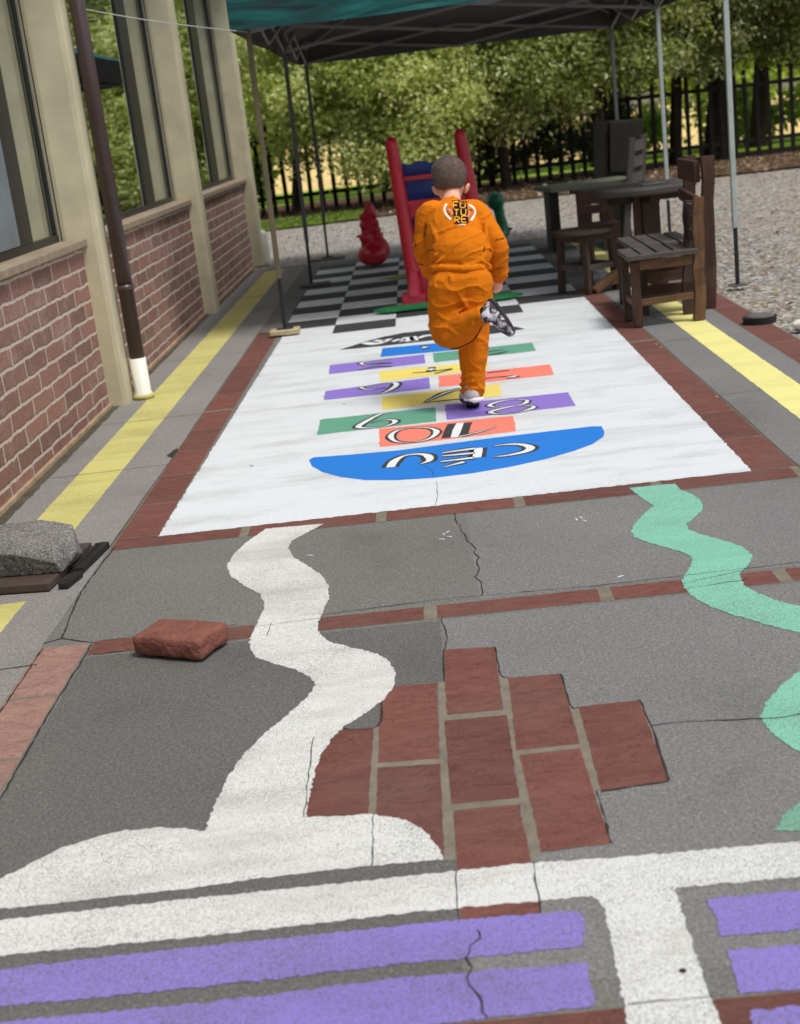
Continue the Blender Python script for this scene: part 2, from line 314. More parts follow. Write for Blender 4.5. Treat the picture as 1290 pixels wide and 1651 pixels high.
def tube(bm, pts, rad, seg=12, squash=None, caps=True, sub=0):
    P = [V3(p) for p in pts]; rad = list(rad) if hasattr(rad, '__len__') else [rad]*len(P)
    if sub: Q = catmull(P, sub); rad = lerp_list(rad, len(Q)); P = Q
    if caps:                                   # rounded ends
        d0 = (P[0]-P[1]).normalized(); d1 = (P[-1]-P[-2]).normalized(); r0, r1 = rad[0], rad[-1]
        pre = [(P[0]+d0*r0*math.sin(a), r0*math.cos(a)) for a in (1.45, 1.1, 0.75, 0.4)]
        post = [(P[-1]+d1*r1*math.sin(a), r1*math.cos(a)) for a in (0.4, 0.75, 1.1, 1.45)]
        P = [p for p, _ in pre]+P+[p for p, _ in post]; rad = [r for _, r in pre]+rad+[r for _, r in post]
    rings = []; ref = None
    for i, p in enumerate(P):
        d = (P[min(i+1, len(P)-1)]-P[max(i-1, 0)]).normalized()
        if ref is None: ref = V3((0, 1, 0)) if abs(d.y) < 0.9 else V3((1, 0, 0))
        x = (ref-d*ref.dot(d)).normalized(); ref = x; y = d.cross(x)
        ring = []
        for k in range(seg):
            a = 2*math.pi*k/seg; o = (x*math.cos(a)+y*math.sin(a))*rad[i]
            if squash is not None: ax, kk = squash; o = o-ax*(o.dot(ax)*(1-kk))
            ring.append(bm.verts.new(p+o))
        rings.append(ring)
    for a, b in zip(rings, rings[1:]):
        for k in range(seg): bm.faces.new((a[k], a[(k+1) % seg], b[(k+1) % seg], b[k]))
    bm.faces.new(rings[0][::-1]); bm.faces.new(rings[-1])
def ball(bm, c, r, sx_=1, sy_=1, sz_=1, rot=None, seg=20):
    m = Matrix.Translation(V3(c)) @ (rot.to_4x4() if rot else Matrix.Identity(4)) @ Matrix.Diagonal((r*sx_, r*sy_, r*sz_, 1))
    bmesh.ops.create_uvsphere(bm, u_segments=seg, v_segments=seg//2+2, radius=1, matrix=m)
def lathe(bm, prof, c=(0, 0, 0), seg=40):
    rings = []
    for r_, z_ in prof: rings.append([bm.verts.new((c[0]+r_*math.cos(2*math.pi*k/seg), c[1]+r_*math.sin(2*math.pi*k/seg), c[2]+z_)) for k in range(seg)])
    for a, b in zip(rings, rings[1:]):
        for k in range(seg): bm.faces.new((a[k], a[(k+1) % seg], b[(k+1) % seg], b[k]))
    bm.faces.new(rings[0][::-1]); bm.faces.new(rings[-1])
def solid(bm, name, mat, parent=None, voxel=0.005, smooth=8, post=None):   # unite shapes into ONE continuous skin
    me = bpy.data.meshes.new(name+'_raw'); bm.to_mesh(me); bm.free(); o = bpy.data.objects.new(name+'_raw', me); C.objects.link(o)
    rm = o.modifiers.new('r', 'REMESH'); rm.mode = 'VOXEL'; rm.voxel_size = voxel
    if smooth: sm = o.modifiers.new('s', 'SMOOTH'); sm.factor = 0.5; sm.iterations = smooth
    dg = bpy.context.evaluated_depsgraph_get(); me2 = bpy.data.meshes.new_from_object(o.evaluated_get(dg)); bpy.data.objects.remove(o); bpy.data.meshes.remove(me)
    me2.name = name; me2.materials.clear()
    if post:
        me2.update(); nn = [v.normal.copy() for v in me2.vertices]
        for v, n_ in zip(me2.vertices, nn): v.co += n_*post(v.co, n_)
    return link(name, me2, mat, parent, True)

# flat things on the ground -----------------------------------------------------
def densify(P, step):
    out = []
    for a, b in zip(P, P[1:]+P[:1]):
        n_ = max(1, int((b-a).length/step))
        for k in range(n_): out.append(a+(b-a)*(k/n_))
    return out
def flat(name, P, z, mat, parent, jit=0.003, step=0.02, curve=False, smoothn=4, rj=0.0):
    P = [V3((p[0], p[1], 0)) for p in P]
    if curve: P = catmull(P, smoothn, True)
    if jit: 
        P = densify(P, step); 
        P = [p+V3((noise.noise(p*31+V3((3, 1, z))), noise.noise(p*31+V3((9, 5, z))), 0))*jit*0.7+V3((random.uniform(-1, 1), random.uniform(-1, 1), 0))*(jit*0.35+rj) for p in P]
    bm = bm_(); f = bm.faces.new([bm.verts.new((p.x, p.y, z)) for p in P]); bm.normal_update()
    if f.normal.z < 0: bmesh.ops.reverse_faces(bm, faces=[f])
    bmesh.ops.triangulate(bm, faces=bm.faces[:]); return obj(name, bm, mat, parent)
def px(*pts): return [G(*p) for p in pts]
def cr(ox, oy, k, pts): return [G(ox+x*k, oy+y*k) for x, y in pts]
def ribbon(name, P, wd, z, mat, parent, smoothn=5, jit=0.0015):
    P = [V3((p[0], p[1], 0)) for p in P]
    if smoothn and len(P) > 2: Q = catmull(P, smoothn)
    else: Q = [P[0]+(P[-1]-P[0])*(k/8) for k in range(9)] if len(P) == 2 else P
    wd = lerp_list(list(wd), len(Q)) if hasattr(wd, '__len__') else [wd]*len(Q)
    bm = bm_(); L = []
    for i, p in enumerate(Q):
        d = (Q[min(i+1, len(Q)-1)]-Q[max(i-1, 0)]); d = V3((1, 0, 0)) if d.length < 1e-6 else d.normalized(); nrm = V3((-d.y, d.x, 0))
        L.append([bm.verts.new((p+nrm*(s_*wd[i]/2)+V3((random.uniform(-jit, jit), random.uniform(-jit, jit), z)))) for s_ in (1, -1)])
    for a, b in zip(L, L[1:]): bm.faces.new((a[0], a[1], b[1], b[0]))
    for f in bm.faces: f.normal_update()
    rv = [f for f in bm.faces if f.normal.z < 0]
    if rv: bmesh.ops.reverse_faces(bm, faces=rv)
    return obj(name, bm, mat, parent)
def rect(x0, x1, y0, y1): return [(x0, y0), (x1, y0), (x1, y1), (x0, y1)]
def struct(name, P, z, mat, **k): return tag(flat(name, P, z, mat, None, **k), kind='structure')

# ================================================================== GROUND
struct('ground', rect(-300, 300, -40, 700), -0.09, M['earth'], jit=0)
struct('gravel_yard', rect(-9, 16, -3, 21.2), -0.03, M['gravel'], jit=0.06, step=0.4)
struct('dirt_bank', [(-9, 20.6), (-2.6, 20.9), (0, 21.1), (6, 21.4), (16, 21.6), (16, 27.5), (-9, 27.5)], -0.012, M['soil'], jit=0.08, step=0.3)
struct('grass_verge', [(-6, 20.7), (-2.4, 20.8), (-0.6, 21.0), (-0.9, 22.0), (-2.5, 22.9), (-6, 23)], -0.004, M['grass'], jit=0.08, step=0.2)
struct('meadow', rect(-60, 60, 27.5, 34), -0.06, M['fieldgreen'], jit=0)
struct('dry_field', rect(-90, 90, 34, 120), -0.055, M['field'], jit=0)
bm = bm_(); box(bm, -2.6, 1.98, -1.5, 14.6, -0.12, 0.0, 0)
PV = tag(obj('pavement', bm, M['asphalt'], None), kind='structure')
Z1, Z2, Z3, Z4, Z5 = 0.0007, 0.0012, 0.0017, 0.0022, 0.0027
# asphalt panels of different mixes
def panel(P, m): return flat('asphalt_panel', P, 0.0003, M[m], PV, jit=0.003)
panel(rect(-1.09, -0.06, 1.9, 3.6), 'asphalt_olive'); panel(rect(-0.05, 1.28, 1.9, 3.6), 'asphalt_violet')
panel(rect(0.06, 1.28, 3.74, 4.63), 'asphalt_violet'); panel(rect(-1.84, -1.25, 1.5, 14.5), 'asphalt_lane'); panel(rect(1.29, 1.80, 1.5, 14.5), 'asphalt_violet')
# red slate bands, slab by slab with joints
def band(x0, x1, y0, y1, along, n, m='slate', gaps=(), gw=0.012):
    flat('mortar_bed', rect(x0, x1, y0, y1), Z1, M['mortar'], PV, jit=0.002)
    lo, hi = (y0, y1) if along == 'y' else (x0, x1); L = (hi-lo)/n
    for k in range(n):
        g = gw if k not in gaps else 0.036
        a, b = lo+k*L+0.003, lo+(k+1)*L-g
        P = rect(x0+.003, x1-.003, a, b) if along == 'y' else rect(a, b, y0+.003, y1-.003)
        flat('slate_slab', P, Z2, M[m], PV, jit=0.002)
band(-1.245, -1.085, 4.79, 9.8, 'y', 11, gaps=(4,), gw=0.006); band(-1.25, -1.10, 1.83, 3.72, 'y', 5, 'slate_pale')
band(1.115, 1.285, 4.79, 10.2, 'y', 11, gaps=(5, 8), gw=0.006)
band(-1.245, 1.285, 4.645, 4.785, 'x', 5, gaps=(1, 2, 3), gw=0.03); band(-1.09, 1.97, 3.615, 3.725, 'x', 6, gaps=(1, 2, 3, 4), gw=0.03)
band(-1.3, 1.9, 1.68, 1.822, 'x', 6, gaps=(3, 4))
band(1.80, 1.975, 3.74, 10.0, 'y', 9); band(1.80, 1.975, 1.83, 3.6, 'y', 3)
# yellow walking lines
flat('yellow_line', rect(-1.66, -1.455, 4.40, 14.35), Z1, M['yellow'], PV, jit=0.004)
flat('yellow_line', [(-1.66, 1.5), (-1.455, 1.5), (-1.42, 4.17), (-1.66, 4.15)], Z1, M['yellow'], PV, jit=0.004)
flat('yellow_line', rect(1.49, 1.67, 1.83, 14.3), Z3, M['yellow2'], PV, jit=0.004)
# white field of the hopscotch
flat('white_field', [(-1.085, 4.765), (1.12, 4.785), (1.134, 9.78), (-1.04, 9.78)], Z3, M['white'], PV, jit=0.006, step=.012, rj=.002)
# chessboard
cols = [-1.07, -0.68, -0.235, 0.212, 0.66, 1.125]; rows = [9.36+0.402*k for k in range(13)]
flat('chessboard_white', [(-1.06, 9.78), (1.125, 9.78), (1.125, 14.18), (-0.85, 14.18), (-1.0, 14.1), (-1.06, 13.9)], Z3+.0001, M['white'], PV, jit=0.003)
for r_ in range(12):
    for c_ in range(5):
        if (r_ == 0 and c_ in (1, 3)) or (r_ > 0 and (r_+c_) % 2 == 1):
            flat('chess_square', rect(cols[c_], cols[c_+1], rows[r_], rows[r_+1]), Z4, M['black'], PV, jit=0.003)
flat('olive_patch', px((611, 451), (657, 441), (664, 445), (640, 452)), Z5, M['olive_paint'], PV)
# hopscotch squares
SQ = [('coral', [(611, 692), (828, 671), (832, 696), (612, 722)]), ('green', [(517, 677), (702, 657), (704, 680), (511, 702)]), ('purple2', [(717, 653), (916, 633), (928, 655), (720, 678)]),
 ('lemon', [(616, 641), (805, 619), (810, 638), (616, 662)]), ('purple2', [(525, 631), (692, 609), (694, 627), (522, 646)]), ('coral', [(707, 607), (887, 588), (893, 605), (708, 625)]),
 ('lemon', [(612, 599), (786, 583), (788, 595), (613, 616)]), ('purple2', [(532, 589), (684, 572), (686, 586), (530, 604)]), ('green', [(698, 570), (858, 553), (864, 566), (700, 585)]), ('blue', [(616, 562), (775, 547), (778, 561), (614, 576)])]
for m, q in SQ: flat('hopscotch_square', px(*q), Z4, M[m], PV, jit=0.004, rj=.0012)
flat('sky_arc', px((498, 742), (506, 738), (560, 734), (640, 727), (800, 706), (955, 688), (970, 688), (975, 697), (973, 705), (955, 717), (925, 728), (880, 741), (820, 754), (760, 764), (700, 771), (640, 775), (590, 775), (550, 770), (520, 762), (503, 752)), Z4, M['blue'], PV, jit=0.002)
flat('earth_arc', px((546, 565), (593, 550), (620, 543), (651, 537), (698, 532), (730, 526), (770, 523), (831, 527), (847, 531), (780, 541), (700, 549), (620, 558)), Z4, M['black'], PV, jit=0.002)
# hand painted numbers and words (they read from the far end)
def glyph(name, ox, oy, k, pts, wd, inner=None, z=Z5, n=5):
    P = cr(ox, oy, k, pts); a = ribbon(name, P, [k*.9 for k in wd], z, M['black'], PV, n)
    if inner: ribbon('glyph_highlight', P, [k*.68 for k in inner], z+0.0005, M['letter_white'], PV, n)
A_ = (700, 560, .23256); B_ = (480, 530, .1938); D_ = (470, 480, .4109)
glyph('letter', *A_, [(408, 690), (500, 678), (590, 676), (650, 688), (668, 704), (640, 724), (560, 744), (480, 757), (408, 762)], [.03, .05, .06, .075, .085, .075, .06, .05, .03], [.004, .022, .035, .05, .055, .05, .035, .02, .004])
glyph('letter', *A_, [(310, 702), (302, 735), (298, 768)], [.085, .085, .085], [.05, .055, .05], n=2)
for a, b in (((285, 705), (60, 735)), ((283, 737), (58, 757)), ((285, 768), (45, 797))): glyph('letter', *A_, [a, b], [.075, .055], [.04, .02])
glyph('letter', *A_, [(205, 800), (130, 818), (50, 838)], [.075, .05, .015], [.04, .02, .002], n=2)
glyph('letter', *D_, [(388, 668), (405, 643), (445, 622), (505, 616), (538, 625), (540, 642), (505, 655)], [.085, .085, .06, .06, .085, .075, .03], [.055, .055, .022, .03, .055, .04, .004])
glyph('number', *D_, [(662, 494), (650, 520), (640, 550)], [.13, .13, .13], [.05, .06, .05], n=2)
glyph('number', *D_, [(660, 547), (740, 528), (806, 508)], [.05, .04, .01], [.02, .012, .001], n=2)
glyph('number', *D_, [(480, 512), (420, 522), (390, 545), (410, 566), (470, 570), (540, 556), (570, 530), (545, 514), (478, 512)], [.03, .05, .06, .05, .03, .05, .06, .05, .03], [.004, .02, .04, .02, .004, .025, .045, .02, .004])
glyph('number', *B_, [(785, 703), (690, 715), (580, 770), (505, 818), (560, 830), (690, 822), (780, 800), (812, 775), (780, 762), (690, 768), (600, 790)], [.03, .05, .065, .075, .05, .035, .05, .065, .05, .035, .03], [.004, .025, .04, .045, .022, .008, .025, .04, .022, .006, .003])
glyph('number', *A_, [(645, 370), (560, 365), (450, 380), (385, 405), (430, 418), (560, 410), (630, 392), (648, 372)], [.045, .03, .05, .06, .04, .03, .055, .05], [.02, .005, .03, .035, .01, .005, .035, .025])
glyph('number', *A_, [(695, 412), (600, 408), (480, 425), (390, 452), (450, 466), (580, 455), (670, 430), (697, 414)], [.05, .03, .05, .06, .04, .03, .06, .05], [.02, .005, .03, .04, .01, .005, .04, .025])
glyph('number', *D_, [(668, 358), (600, 376), (518, 416)], [.06, .08, .02], [.01, .03, .002], n=3); glyph('number', *D_, [(525, 414), (600, 405), (700, 396)], [.02, .03, .03], None, n=2)
glyph('number', *B_, [(520, 492), (600, 478), (720, 458), (800, 452), (822, 468), (790, 500), (710, 538), (612, 552)], [.05, .03, .03, .06, .08, .075, .05, .02], [.02, .004, .004, .03, .045, .04, .02, .002])
glyph('number', *B_, [(522, 492), (570, 508), (660, 506), (740, 490)], [.05, .045, .03, .03], [.025, .02, .004, .004])
glyph('number', *A_, [(525, 162), (440, 172), (370, 180)], [.03, .03, .03], None, n=2); glyph('number', *A_, [(505, 205), (420, 212), (340, 222)], [.035, .03, .03], None, n=2)
glyph('number', *A_, [(572, 200), (545, 207), (508, 210)], [.07, .10, .09], [.02, .06, .01], n=3)
glyph('number', *B_, [(955, 370), (1080, 362), (1290, 335)], [.02, .03, .03], None, n=2); glyph('number', *B_, [(1140, 378), (1200, 362), (1280, 342)], [.03, .03, .03], None, n=2)
glyph('number', *B_, [(1078, 345), (1112, 342), (1150, 338)], [.15, .16, .15], [.01, .09, .01], n=3)
glyph('number', *B_, [(785, 258), (640, 268), (530, 290), (580, 305), (700, 295)], [.03, .04, .06, .04, .03], [.004, .01, .035, .01, .004]); glyph('number', *B_, [(790, 318), (650, 320), (500, 350)], [.03, .04, .02], None, n=3); glyph('number', *B_, [(600, 300), (690, 292), (785, 290)], [.05, .06, .03], None, n=2)
glyph('number', *B_, [(1030, 162), (1058, 158), (1090, 154)], [.15, .15, .15], [.01, .09, .01], n=3)
glyph('number', *A_, [(480, 20), (400, 30), (330, 45)], [.03, .035, .03], None, n=2); glyph('number', *A_, [(510, 30), (430, 48), (370, 52)], [.02, .06, .02], None, n=3)
for pts, wd in (([(555, 118), (635, 128), (700, 118), (770, 86)], [.05, .08, .05, .04]), ([(640, 100), (690, 104), (720, 110)], [.04, .05, .03]), ([(790, 112), (840, 92), (890, 95), (850, 112)], [.02, .05, .03, .02]),
                ([(912, 72), (925, 90), (940, 105)], [.07, .07, .07]), ([(955, 68), (966, 88), (975, 103)], [.05, .05, .05]), ([(1005, 82), (1060, 62), (1125, 56), (1140, 70)], [.03, .06, .05, .03])):
    ribbon('letter', cr(*B_, pts), wd, Z5, M['letter_white'], PV, 3)
# red paving diamond set in the asphalt
K_ = (440, 1020, .5116)
for q in ([(520, 158), (545, 155), (576, 715), (538, 715)], [(716, 140), (742, 140), (848, 700), (812, 714)], [(938, 235), (965, 232), (1034, 500), (1003, 502)], [(316, 300), (340, 294), (327, 574), (298, 574)],
          [(546, 262), (734, 243), (740, 260), (538, 279)], [(330, 412), (527, 397), (529, 414), (328, 427)], [(766, 372), (970, 351), (972, 365), (773, 388)], [(558, 542), (778, 521), (780, 542), (566, 562)]):
    mz = globals().get('mz', Z1)+.00004; flat('mortar_joint', cr(*K_, q), mz, M['mortar'], PV, jit=0.003)
PAV = ([(538, 55), (700, 45), (726, 243), (548, 260)], [(742, 143), (908, 130), (968, 352), (768, 372)], [(965, 235), (1155, 213), (1248, 468), (1034, 500)], [(338, 172), (518, 160), (524, 398), (332, 412)], [(541, 279), (738, 260), (776, 522), (562, 542)],
       [(130, 312), (318, 300), (300, 574), (95, 584)], [(330, 427), (527, 414), (540, 715), (322, 735)], [(778, 388), (968, 365), (1065, 665), (847, 693)], [(570, 562), (778, 542), (845, 885), (592, 915)])
for q in PAV: flat('paving_slab', cr(*K_, q), Z2, M['slate'], PV, jit=0.003)
# dark broken seam beside the slabs
for q in ([(700, 45), (718, 130), (742, 143)], [(908, 130), (940, 232), (962, 236)], [(1155, 213), (1195, 300), (1248, 468)], [(1020, 500), (1045, 580), (1066, 668)], [(538, 55), (540, 155)], [(338, 172), (332, 295), (212, 303)], [(1248, 470), (1034, 502)]):
    ribbon('seam', cr(*K_, q), [random.uniform(.002, .006) for _ in range(4)], Z2+.0003, M['crack'], PV, 6, 0.002)
# winding white path and half disc
flat('white_path', px((428, 853), (400, 873), (377, 893), (366, 913), (372, 930), (392, 944), (418, 957), (427, 972), (422, 990), (413, 1010), (403, 1030), (402, 1045), (412, 1060), (440, 1070), (475, 1080), (500, 1092), (509, 1105), (500, 1120), (470, 1148), (430, 1180), (395, 1215), (370, 1250), (350, 1290), (337, 1320), (331, 1341),
     (300, 1337), (262, 1335), (200, 1340), (150, 1352), (95, 1370), (40, 1398), (0, 1418), (-60, 1450), (-90, 1478), (0, 1467), (150, 1451), (300, 1434), (450, 1413), (600, 1397), (716, 1387), (705, 1365), (685, 1342), (660, 1325), (630, 1317), (600, 1314), (493, 1319),
     (498, 1290), (505, 1255), (515, 1225), (532, 1195), (555, 1172), (590, 1150), (620, 1128), (637, 1105), (638, 1085), (628, 1067), (608, 1055), (570, 1045), (530, 1035), (515, 1022), (512, 1010), (520, 990), (530, 965), (530, 945), (520, 930), (500, 915), (475, 900), (465, 885), (470, 873), (490, 862), (522, 845)), Z3, M['white_worn'], PV, jit=0.003, step=0.008, rj=0.002)
flat('white_line', px((-200, 1508), (0, 1485), (298, 1451), (640, 1416), (735, 1405), (860, 1392), (1000, 1383), (1150, 1370), (1290, 1357), (1700, 1322), (1700, 1380), (1290, 1415), (1088, 1433), (1104, 1482), (1124, 1547), (1144, 1603), (1162, 1651), (1180, 1700), (1025, 1700), (1013, 1651), (1008, 1633), (998, 1582), (988, 1532), (973, 1461), (966, 1452), (955, 1446), (867, 1454), (740, 1465), (640, 1475), (317, 1512), (0, 1542), (-200, 1565)), Z3, M['white_worn'], PV, jit=0.003, step=0.008, rj=0.002)
for q in ([(-200, 1587), (0, 1564), (317, 1527), (640, 1495), (746, 1484), (932, 1469), (942, 1482), (942, 1527), (640, 1556), (317, 1594), (0, 1624), (-200, 1650)], [(-200, 1672), (0, 1649), (317, 1619), (640, 1579), (947, 1552), (960, 1623), (786, 1643), (640, 1660), (0, 1730), (-200, 1750)],
          [(1141, 1451), (1290, 1437), (1700, 1400), (1700, 1465), (1290, 1500), (1164, 1509)], [(1172, 1534), (1290, 1523), (1700, 1490), (1700, 1560), (1290, 1596), (1194, 1603)], [(1209, 1631), (1290, 1622), (1700, 1590), (1700, 1680), (1225, 1700)]):
    flat('purple_bar', px(*q), Z3, M['purple'], PV, jit=0.004, step=0.008, rj=0.002)
Q_ = (860, 760, .3635)
flat('mint_path', cr(*Q_, [(425, 75), (470, 110), (535, 155), (490, 190), (445, 240), (433, 270), (450, 295), (520, 320), (610, 345), (670, 362), (705, 385), (700, 420), (675, 455), (660, 485), (670, 520), (710, 560), (790, 605), (890, 640), (1000, 670), (1100, 700), (1183, 718), (1500, 830), (1500, 680), (1183, 600), (1080, 575), (1000, 545), (940, 510), (920, 480), (920, 455), (960, 410), (975, 375), (930, 335), (850, 310), (740, 280), (690, 260), (680, 235), (720, 205), (748, 175), (750, 140), (720, 110), (650, 80), (630, 55)]), Z3, M['mint'], PV, jit=0.003, step=0.008, rj=0.002)
flat('mint_path', cr(*Q_, [(1400, 800), (1183, 885), (1100, 950), (1040, 1020), (1005, 1085), (1030, 1130), (1090, 1190), (1183, 1250), (1400, 1330)]), Z3, M['mint'], PV, jit=0.003, step=0.008, rj=0.002)
flat('mint_path', cr(*Q_, [(1350, 1400), (1183, 1475), (1110, 1530), (1070, 1595), (1183, 1600), (1350, 1585)]), Z3, M['mint_worn'], PV, jit=0.003, step=0.008, rj=0.002)
flat('mint_path', cr(*Q_, [(1498, 680), (1700, 760), (1790, 930), (1720, 1130), (1550, 1270), (1398, 1330), (1398, 1000), (1480, 930), (1498, 829)]), Z3+.0001, M['mint'], PV, jit=0.003)
flat('mint_path', cr(*Q_, [(1398, 1330), (1550, 1270), (1520, 1480), (1349, 1584), (1349, 1401)]), Z3+.0002, M['mint_worn'], PV, jit=0.003)
# cracks and joints
def crack(pts, w_=0.0032, z=Z3+.0004):
    P = px(*pts); Q = []
    for a, b in zip(P, P[1:]):
        n_ = max(2, int((b-a).length/0.025))
        for k in range(n_): Q.append(a+(b-a)*(k/n_)+V3((random.uniform(-1, 1), random.uniform(-1, 1), 0))*(.006 if w_ == .0032 else .0022))
    Q.append(P[-1]); ribbon('crack', Q, [w_*random.uniform(.5, 1.4) for _ in Q], z, M['crack'], PV, 0, .0005)
for q in ([(735, 828), (738, 845), (750, 865), (765, 885), (772, 905), (768, 930), (778, 950), (776, 962)], [(714, 992), (716, 1010), (722, 1030), (718, 1047)], [(772, 1497), (770, 1515), (755, 1535), (757, 1560), (760, 1590), (775, 1620), (786, 1642)], [(1050, 1170), (1130, 1163), (1230, 1160), (1290, 1152)]): crack(q)
crack([(704, 778), (706, 800), (702, 815)], .002, Z4+.0003); crack([(685, 752), (697, 760), (700, 768)], .002, Z5+.0007)
for q in ([(183, 885), (130, 955), (100, 1030), (70, 1038)], [(148, 1040), (80, 1150), (0, 1290)], [(70, 1045), (0, 1150)], [(0, 1080), (60, 1072)], [(100, 1030), (160, 1038)]): crack(q, .005, Z3)
for q in ([(160, 1034), (380, 1008)], [(515, 992), (720, 966), (960, 945), (1290, 907)], [(150, 1056), (220, 1048)], [(430, 1025), (438, 1005)], [(735, 1405), (740, 1492)], [(860, 1392), (872, 1474)], [(602, 1314), (600, 1397)], [(505, 1190), (490, 1318)], [(1010, 1620), (1150, 1608)], [(404, 1012), (520, 997)], [(1100, 942), (1200, 920)], [(1104, 950), (1205, 935)]): crack(q, .0026, Z3+.0004)
for X0, X1, Y0, Y1 in ((-1.248, -1.248, 4.7, 10), (1.29, 1.29, 4.7, 10), (-1.84, -1.25, 7.0, 7.02), (-1.84, -1.25, 8.95, 8.97), (-1.84, -1.25, 5.9, 5.92), (1.29, 1.8, 7.62, 7.6), (1.29, 1.8, 6.1, 6.12), (1.29, 1.8, 9.0, 9.0)):
    ribbon('joint', [(X0+(X1-X0)*k/12+random.uniform(-.004, .004), Y0+(Y1-Y0)*k/12) for k in range(13)], .007, Z1+.0003, M['moss'], PV, 2)
flat('mossy_gap', [(-1.86, 1), (-1.80, 1), (-1.79, 5), (-1.805, 9), (-1.80, 14.6), (-1.86, 14.6)], Z1, M['moss'], PV, jit=0.012, step=0.06)
for (x, y) in ((715, 862), (725, 866), (712, 870), (722, 858), (929, 838), (936, 835), (942, 840), (500, 896), (1058, 555), (1066, 560), (1155, 640), (1000, 930)):
    P = G(x, y); a = random.uniform(0, 3); d = V3((math.cos(a), math.sin(a), 0))*.012
    ribbon('paint_fleck', [P-d, P+V3((.003, .002, 0)), P+d], [.003, .006, .003], Z3, M['letter_white'], PV, 2)
for (x, y, r_) in ((406, 752, .008), (1101, 1567, .007), (522, 640, .008), (555, 652, .008), (620, 560, .006)):
    P = G(x, y); flat('spot', [(P.x+r_*math.cos(k), P.y+r_*math.sin(k)) for k in (0, 1, 2, 3, 4, 5)], Z5, M['crack'], PV, jit=0)
flat('stain', px((268, 735), (285, 722), (290, 728), (280, 740)), Z1, M['crack'], PV, jit=.006, step=.02)

# loose dry leaves and pebbles on the gravel
def leaf_mesh(name, items, mat, parent=None, shape=None):
    """items: (centre, normal, length, width, rnd)"""
    vs = []; fs = []; rn = []
    for c, n_, L, wd, q in items:
        up = V3((random.gauss(0, 1), random.gauss(0, 1), random.gauss(0, 1))); x = n_.cross(up)
        if x.length < 1e-4: continue
        x.normalize(); y = n_.cross(x); b = len(vs)
        vs += [c-x*(L/2), c+y*(wd/2)-x*(L*.08)+n_*(wd*.12), c+x*(L/2), c-y*(wd/2)-x*(L*.08)+n_*(wd*.12)]; fs.append((b, b+1, b+2, b+3)); rn.append(q)
    me = bpy.data.meshes.new(name); me.from_pydata(vs, [], fs); at = me.attributes.new('rnd', 'FLOAT', 'FACE'); at.data.foreach_set('value', rn)
    return link(name, me, mat, parent)
it = []
for k in range(9000):
    y = 5+16*random.random()**.7; x = random.uniform(2.0, 2.4+.33*y) if random.random() < .8 else random.uniform(-2, 3)
    if y < 14.8 and x < 2.0: continue
    s_ = random.uniform(.012, .04); it.append((V3((x, y, -.03+s_*.3)), V3((random.gauss(0, .35), random.gauss(0, .35), 1)).normalized(), s_*1.4, s_, min(1, max(0, random.gauss(.6, .3)))))
tag(leaf_mesh('leaf_litter', it, M['leaf_dry']), 'pale dry leaves and pebbles strewn over the grey gravel yard', 'leaf litter', None, 'stuff')
it = []
for k in range(5000):
    x = random.uniform(-5, 12); y = random.uniform(21.1, 24.8); s_ = random.uniform(.03, .08)
    it.append((V3((x, y, s_*.2)), V3((random.gauss(0, .5), random.gauss(0, .5), 1)).normalized(), s_*1.5, s_, min(1, max(0, random.gauss(.25, .25)))))
tag(leaf_mesh('fallen_leaves', it, M['leaf_dry']), 'brown fallen leaves on the dirt bank along the dark fence', 'fallen leaves', None, 'stuff')
it = []
for k in range(6000):
    x = random.uniform(-4.5, -.7); y = random.uniform(20.8, 22.6); h_ = random.uniform(.03, .09)
    a = random.uniform(0, 6.28); it.append((V3((x, y, h_*.4)), V3((math.cos(a), math.sin(a), .25)).normalized(), h_, .03, random.random()))
tag(leaf_mesh('grass', it, M['blade']), 'short bright green grass between the gravel and the fence', 'grass', None, 'stuff')

# ================================================================== BUILDING
B = thing('school_building', 'long brick building with beige pillars and tall dark windows on the left', 'building', (-2.0, 8, 0))
bm = bm_(); box(bm, -2.14, -1.86, -1.4, 15.0, -0.05, 0.905, 0); obj('brick_wall', bm, M['brick'], B)
bm = bm_(); box(bm, -1.862, -1.842, -1.4, 14.95, -0.03, 0.022, .008); obj('base_trim', bm, M['sealant'], B)
colY = [-0.9, 3.55, 7.55, 11.3, 15.2]
for i, y in enumerate(colY):
    bm = bm_(); box(bm, -1.965, -1.752, y-.03, y+.17, -0.03, 3.4, .03); pl = obj('pillar', bm, M['beige'], B)
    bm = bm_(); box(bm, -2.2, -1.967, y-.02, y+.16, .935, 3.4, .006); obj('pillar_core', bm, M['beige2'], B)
for y0, y1 in zip(colY, colY[1:]):
    a, b = y0+.17, y1-.03
    bm = bm_(); box(bm, -2.2, -1.825, a-.02, b+.045 if b < 15 else b, .905, .945, .005); obj('window_sill', bm, M['sill'], B)
    bm = bm_(); fw = .05
    box(bm, -2.04, -1.975, a, b, .945, .985, .004); box(bm, -2.04, -1.975, a, b, 2.86, 2.93, .004)
    for ya, yb in ((a+.005, a+.05), (a+(b-a)*.36, a+(b-a)*.36+.04), (b*.903, b*.934), (b-.02, b-.004)): box(bm, -2.038, -1.978, ya, yb, .985, 2.86, .004)  # wide bar near the far pillar added to cover its reflection in the glass
    wf = obj('window', bm, M['frame_dark'], B)
    bm = bm_(); box(bm, -2.0, -1.992, a+.01, b-.01, .97, 2.88, 0); obj('pane', bm, M['glass'], wf)
bm = bm_(); box(bm, -2.03, -1.980, 6.46, 6.84, .987, 2.86, .006); obj('glass_streak', bm, M['blue_grey'], B)  # flat strip standing in for blue-grey reflections and curtain in the glass
bm = bm_(); box(bm, -2.3, -1.99, -1.4, 15.2, 2.94, 3.4, 0); obj('lintel_wall', bm, M['beige2'], B)
